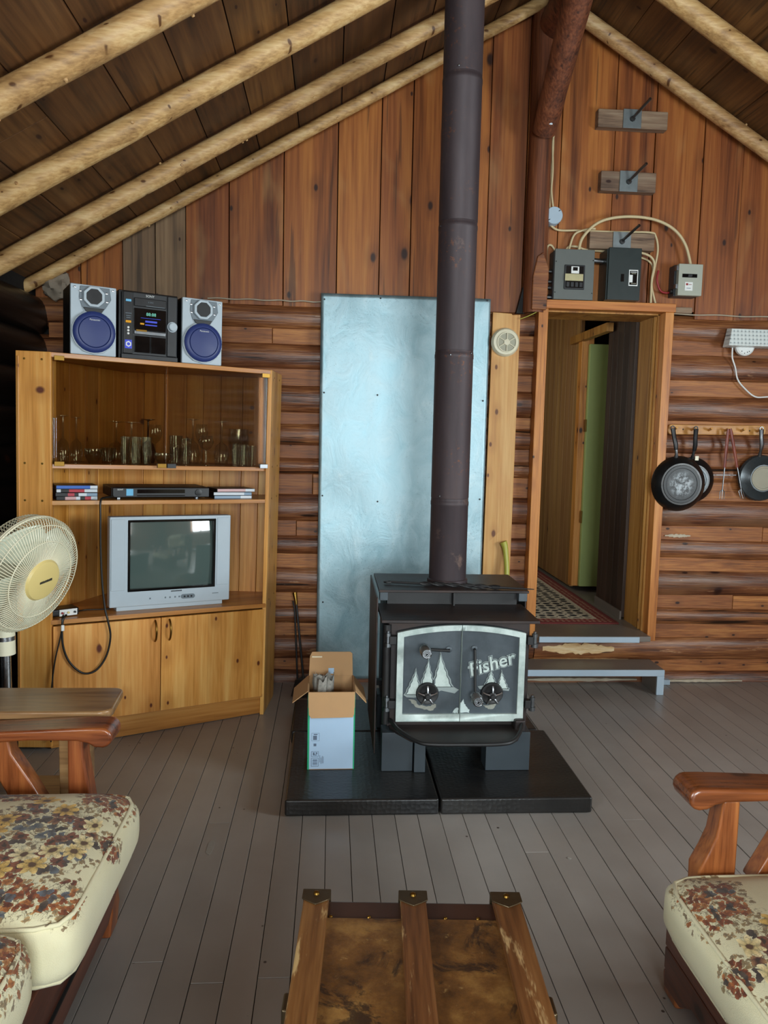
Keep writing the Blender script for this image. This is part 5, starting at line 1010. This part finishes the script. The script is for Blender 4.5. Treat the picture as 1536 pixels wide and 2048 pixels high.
t.setp(Base_Color=col, Roughness=.8); t.b.inputs['Sheen Weight'].default_value = .15; t.bump(t.math('ADD', t.noise(v, 500, 2), t.math('MULTIPLY', t.noise(v, 9, 3), 1.6)), .25, .006); M['floral'] = t.m
def cushion(name, parent, x0, x1, y0, y1, z0, z1, puff=.22, pw=4.0, n=16, wr=.004):
    c = Vector(((x0+x1)/2, (y0+y1)/2, (z0+z1)/2)); s = Vector(((x1-x0)/2, (y1-y0)/2, (z1-z0)/2)); bm = bmesh.new(); bmesh.ops.create_cube(bm, size=2); bmesh.ops.subdivide_edges(bm, edges=bm.edges[:], cuts=n, use_grid_fill=True)
    vs = []
    for q in bm.verts:
        p = q.co; mm = (abs(p.x)**11+abs(p.y)**11)**(1/11); k = (mm**pw+abs(p.z)**pw)**(-1/pw)
        e = Vector((p.x*k, p.y*k, p.z*k)); b_ = 1+puff*(math.cos(e.x*PI/2)*math.cos(e.y*PI/2)) if p.z > 0 else 1
        w_ = Vector((e.x*s.x, e.y*s.y, e.z*s.z*b_)); w_ += Vector((0, 0, wr*mnoise.noise(Vector((w_.x*9, w_.y*22, 1)))*(1 if p.z > 0 else 0))); vs.append(w_+c)
    bm.verts.index_update(); fs_ = [[q.index for q in f.verts] for f in bm.faces]; bm.free()
    o = MB().add(vs, fs_).build(name, M['floral'], parent, smooth=80)
    for zf in (.66, -.66):
        pts = []
        for i in range(65):
            a = 2*PI*i/64; ca, sa = math.cos(a), math.sin(a); mm = (abs(ca)**11+abs(sa)**11)**(1/11); zz = abs(zf); k = ((1-zz**pw)**(1/pw))/mm*1.004; pts.append((c.x+ca*k*s.x, c.y+sa*k*s.y, c.z+zf*s.z))
        MB().tube(pts, .0045, 6, caps=False).build('piping', M['floral'], o, smooth=80)
    return o
def armprof(nx, zt, dx, L, th=.03, drop=.052):
    """scroll-ended arm: nose at nx, running back along dx for L"""
    p = [(L, zt-.028), (L*.55, zt-.014), (.16, zt-.004), (.06, zt)]
    for i in range(9): a = R(90+i*25); p.append((.026+.026*math.cos(a), zt-.026+.026*math.sin(a)))
    p += [(.042, zt-drop), (.06, zt-.040), (.085, zt-.034), (.2, zt-th-.002), (L*.55, zt-th-.014), (L, zt-th-.03)]
    return [(nx+dx*a, b) for a, b in p]
sf = thing('sofa', 'wood-framed sofa with floral cushions at the left edge', 'sofa', (-.85, 1.2, 0))
MB().prism(armprof(-.532, .562, -1, .70), 1.885, 1.975).build('arm', M['oak'], sf, bevel=.010, seg=3)
MB().prism(armprof(-.532, .562, -1, .70), -.25, -.16).build('arm', M['oak'], sf, bevel=.010, seg=3)
for y0 in (1.903, -.235):
    MB().prism([(-.650, .10), (-.59, .10), (-.590, .36), (-.600, .43), (-.607, .48), (-.608, .535), (-.647, .535)], y0, y0+.055).build('front_post', M['oakz'], sf, bevel=.006)
    MB().prism([(-.86, .535), (-.79, .528), (-.783, .49), (-.734, .411), (-.69, .33), (-.77, .33), (-.815, .42), (-.86, .46)], y0, y0+.05).build('slant_post', M['oakz'], sf, bevel=.006)
    MB().prism([(-.66, .001), (-.545, .001), (-.538, .07), (-.552, .20), (-.552, .28), (-.66, .28)], y0-.01, y0+.058).build('leg', M['oakz'], sf, bevel=.006)
    MB().prism([(-1.22, .001), (-1.14, .001), (-1.12, .6), (-1.20, .85), (-1.26, .85)], y0, y0+.055).build('rear_post', M['oakz'], sf, bevel=.006)
    box('side_rail', M['oak'], sf, -1.18, -.6, y0+.01, y0+.045, .16, .28, .004)
MB().prism([(1.93, .27), (1.93, .16), (1.86, .13), (1.80, .10), (-.1, .10), (-.15, .13), (-.22, .16), (-.22, .27)], -.552, -.522, 'X').build('front_rail', M['oaky'], sf, bevel=.005)
MB().box(-.524, -.516, -.2, 1.9, .165, .17).build('rail_groove', M['gap'], sf); box('seat_deck', M['oaky'], sf, -1.15, -.54, -.2, 1.92, .22, .25); box('back_rail', M['oaky'], sf, -1.25, -1.21, -.22, 1.94, .74, .85, .006)
cushion('seat_cushion', sf, -1.08, -.448, 1.325, 1.872, .262, .430); cushion('seat_cushion', sf, -1.08, -.496, .72, 1.32, .262, .445, .24); cushion('seat_cushion', sf, -1.08, -.45, .13, .715, .25, .41)
for y0, y1 in ((1.33, 1.85), (.73, 1.32), (.13, .72)): cushion('back_cushion', sf, -1.21, -1.02, y0, y1, .38, .86, .1, 4)

ac = thing('armchair', 'wood-framed armchair with floral seat cushion at the right edge', 'armchair', (1.15, 1.3, 0))
MB().prism(armprof(.798, .542, 1, .66, .03, .05), 1.568, 1.665).build('arm', M['oak'], ac, bevel=.010, seg=3); MB().prism(armprof(.798, .542, 1, .66, .03, .05), .78, .87).build('arm', M['oak'], ac, bevel=.010, seg=3)
for y0 in (1.588, .80):
    MB().prism([(.925, .10), (.842, .10), (.838, .34), (.858, .38), (.874, .42), (.886, .505), (.925, .505)], y0, y0+.055).build('front_post', M['oakz'], ac, bevel=.006)
    MB().prism([(1.13, .50), (1.06, .505), (1.03, .43), (.965, .31), (1.03, .30), (1.09, .38), (1.13, .44)], y0, y0+.05).build('slant_post', M['oakz'], ac, bevel=.006)
    MB().prism([(.93, .001), (.806, .001), (.80, .06), (.822, .07), (.818, .20), (.93, .22)], y0+.005, y0+.07).build('leg', M['oakz'], ac, bevel=.008)
    MB().prism([(1.45, .001), (1.39, .001), (1.37, .5), (1.46, .8), (1.5, .8)], y0, y0+.055).build('rear_post', M['oakz'], ac, bevel=.006)
for z0, z1 in ((.075, .128), (.131, .185), (.188, .24)): box('front_rail', M['oaky'], ac, .795, .825, .83, 1.64, z0, z1, .004)
MB().prism([(1.64, .075), (1.64, .03), (1.56, .035), (1.50, .075)], .797, .823, 'X').build('apron_scroll', M['oaky'], ac, bevel=.004)
box('seat_deck', M['oaky'], ac, .82, 1.4, .83, 1.60, .19, .215); box('back_rail', M['oaky'], ac, 1.46, 1.5, .8, 1.64, .7, .8, .006)
cushion('seat_cushion', ac, .730, 1.36, .885, 1.582, .212, .366, .22); cushion('back_cushion', ac, 1.26, 1.45, .89, 1.57, .33, .8, .1, 4)

tb = thing('side_table', 'low plank-topped side table standing beyond the sofa arm', 'table', (-.9, 2.08, 0))
n = 6; pl = [(-1.25, 1.985), (-.60, 1.985)]+[(-.60+.035*math.sin(R(90*i/n)), 2.02-.035*math.cos(R(90*i/n))) for i in range(1, n+1)]+[(-.575+.0, 2.14)]+[(-.61+.035*math.cos(R(90*i/n)), 2.15+.03*math.sin(R(90*i/n))) for i in range(n+1)]+[(-1.25, 2.18)]
MB().prism(pl, .545, .568, 'Z').build('table_top', M['tabletop'], tb, bevel=.006, seg=3)
box('apron', M['tabletop'], tb, -1.2, -.66, 2.0, 2.02, .49, .545, .002); box('apron', M['tabletop'], tb, -1.2, -.66, 2.14, 2.16, .49, .545, .002); box('shelf', M['tabletop'], tb, -1.2, -.68, 2.01, 2.16, .30, .318, .002)
for x0 in (-1.22, -.70):
    for y0 in (1.995, 2.13): box('leg', M['tabletop'], tb, x0, x0+.04, y0, y0+.035, .001, .545, .003)

t = NT('trunk_hide'); v = t.coord(); n1 = t.noise(v, 11, 7, .7); n2 = t.noise(v, 9, 6, .72, .8); n3 = t.noise(v, 38, 6, .75)
col = t.ramp(n1, [(.3, lin('#3c2512')), (.5, lin('#684420')), (.66, lin('#8a6434'))]); col = t.mix(t.math('MULTIPLY', t.step(n2, .52, .62), .85), col, lin('#241813')); col = t.mix(t.math('MULTIPLY', t.step(n3, .60, .72), .5), col, lin('#a88a58'))
t.setp(Base_Color=col); t.l(t.math('ADD', t.math('MULTIPLY', n3, .3), .2), t.b.inputs['Roughness']); t.bump(n3, .2, .004); M['hide'] = t.m
M['leather'] = plain('dark_leather_band', '#3a2117', .4, var=.15, nscale=20, coat=.1); M['tarnish'] = plain('tarnished_cap', '#5a4c38', .35, metal=.8, var=.3, nscale=40, bump=.2)
TM = TR(.165, 1.375, 0) @ RZ(-3.4)           # far edge of the lid centred on the origin, trunk runs towards the viewer
tk = thing('trunk', 'old wooden steamer trunk with slatted lid in the foreground', 'trunk', M=TM)
TL = .92; HWt = .203
box('body', M['leather'], tk, -HWt+.006, HWt-.006, -TL+.006, -.006, .002, .33, .006); lid = box('lid', M['leather'], tk, -HWt, HWt, -TL, 0, .332, .420, .008)
for a, b in ((-.158, -.020), (.024, .154)): box('hide_panel', M['hide'], lid, a, b, -TL+.06, -.058, .4195, .4225, .001)
for a, b in ((-.203, -.156), (-.022, .026), (.152, .203)):
    s = box('slat', M['trunkslat'], tk, a, b, -TL+.004, -.004, .419, .437, .004)
    MB().prism([(a-.003, .004), (b+.003, .004), (b+.003, -.026), (b-.008, -.034), ((a+b)/2, -.044), (a+.008, -.034), (a-.003, -.026)], .4365, .4395, 'Z').build('slat_cap', M['tarnish'], s, bevel=.002)
    box('cap_front', M['tarnish'], s, a-.003, b+.003, .001, .005, .405, .439, .002); MB().lathe([(.006, 0), (.005, .004), (.001, .006)], 10, TR((a+b)/2, -.012, .439)).build('rivet', M['brass'], s, smooth=40)
for sg in (-1, 1): box('side_clasp', M['tarnish'], tk, sg*.206-.006, sg*.206+.006, -.29, -.25, .36, .425, .004)
for a in (-.15, -.08, .06, .12): MB().lathe([(.004, 0), (.003, .002), (.001, .003)], 8, TR(a, -.052, .4205)).build('tack', M['brass'], lid, smooth=40)
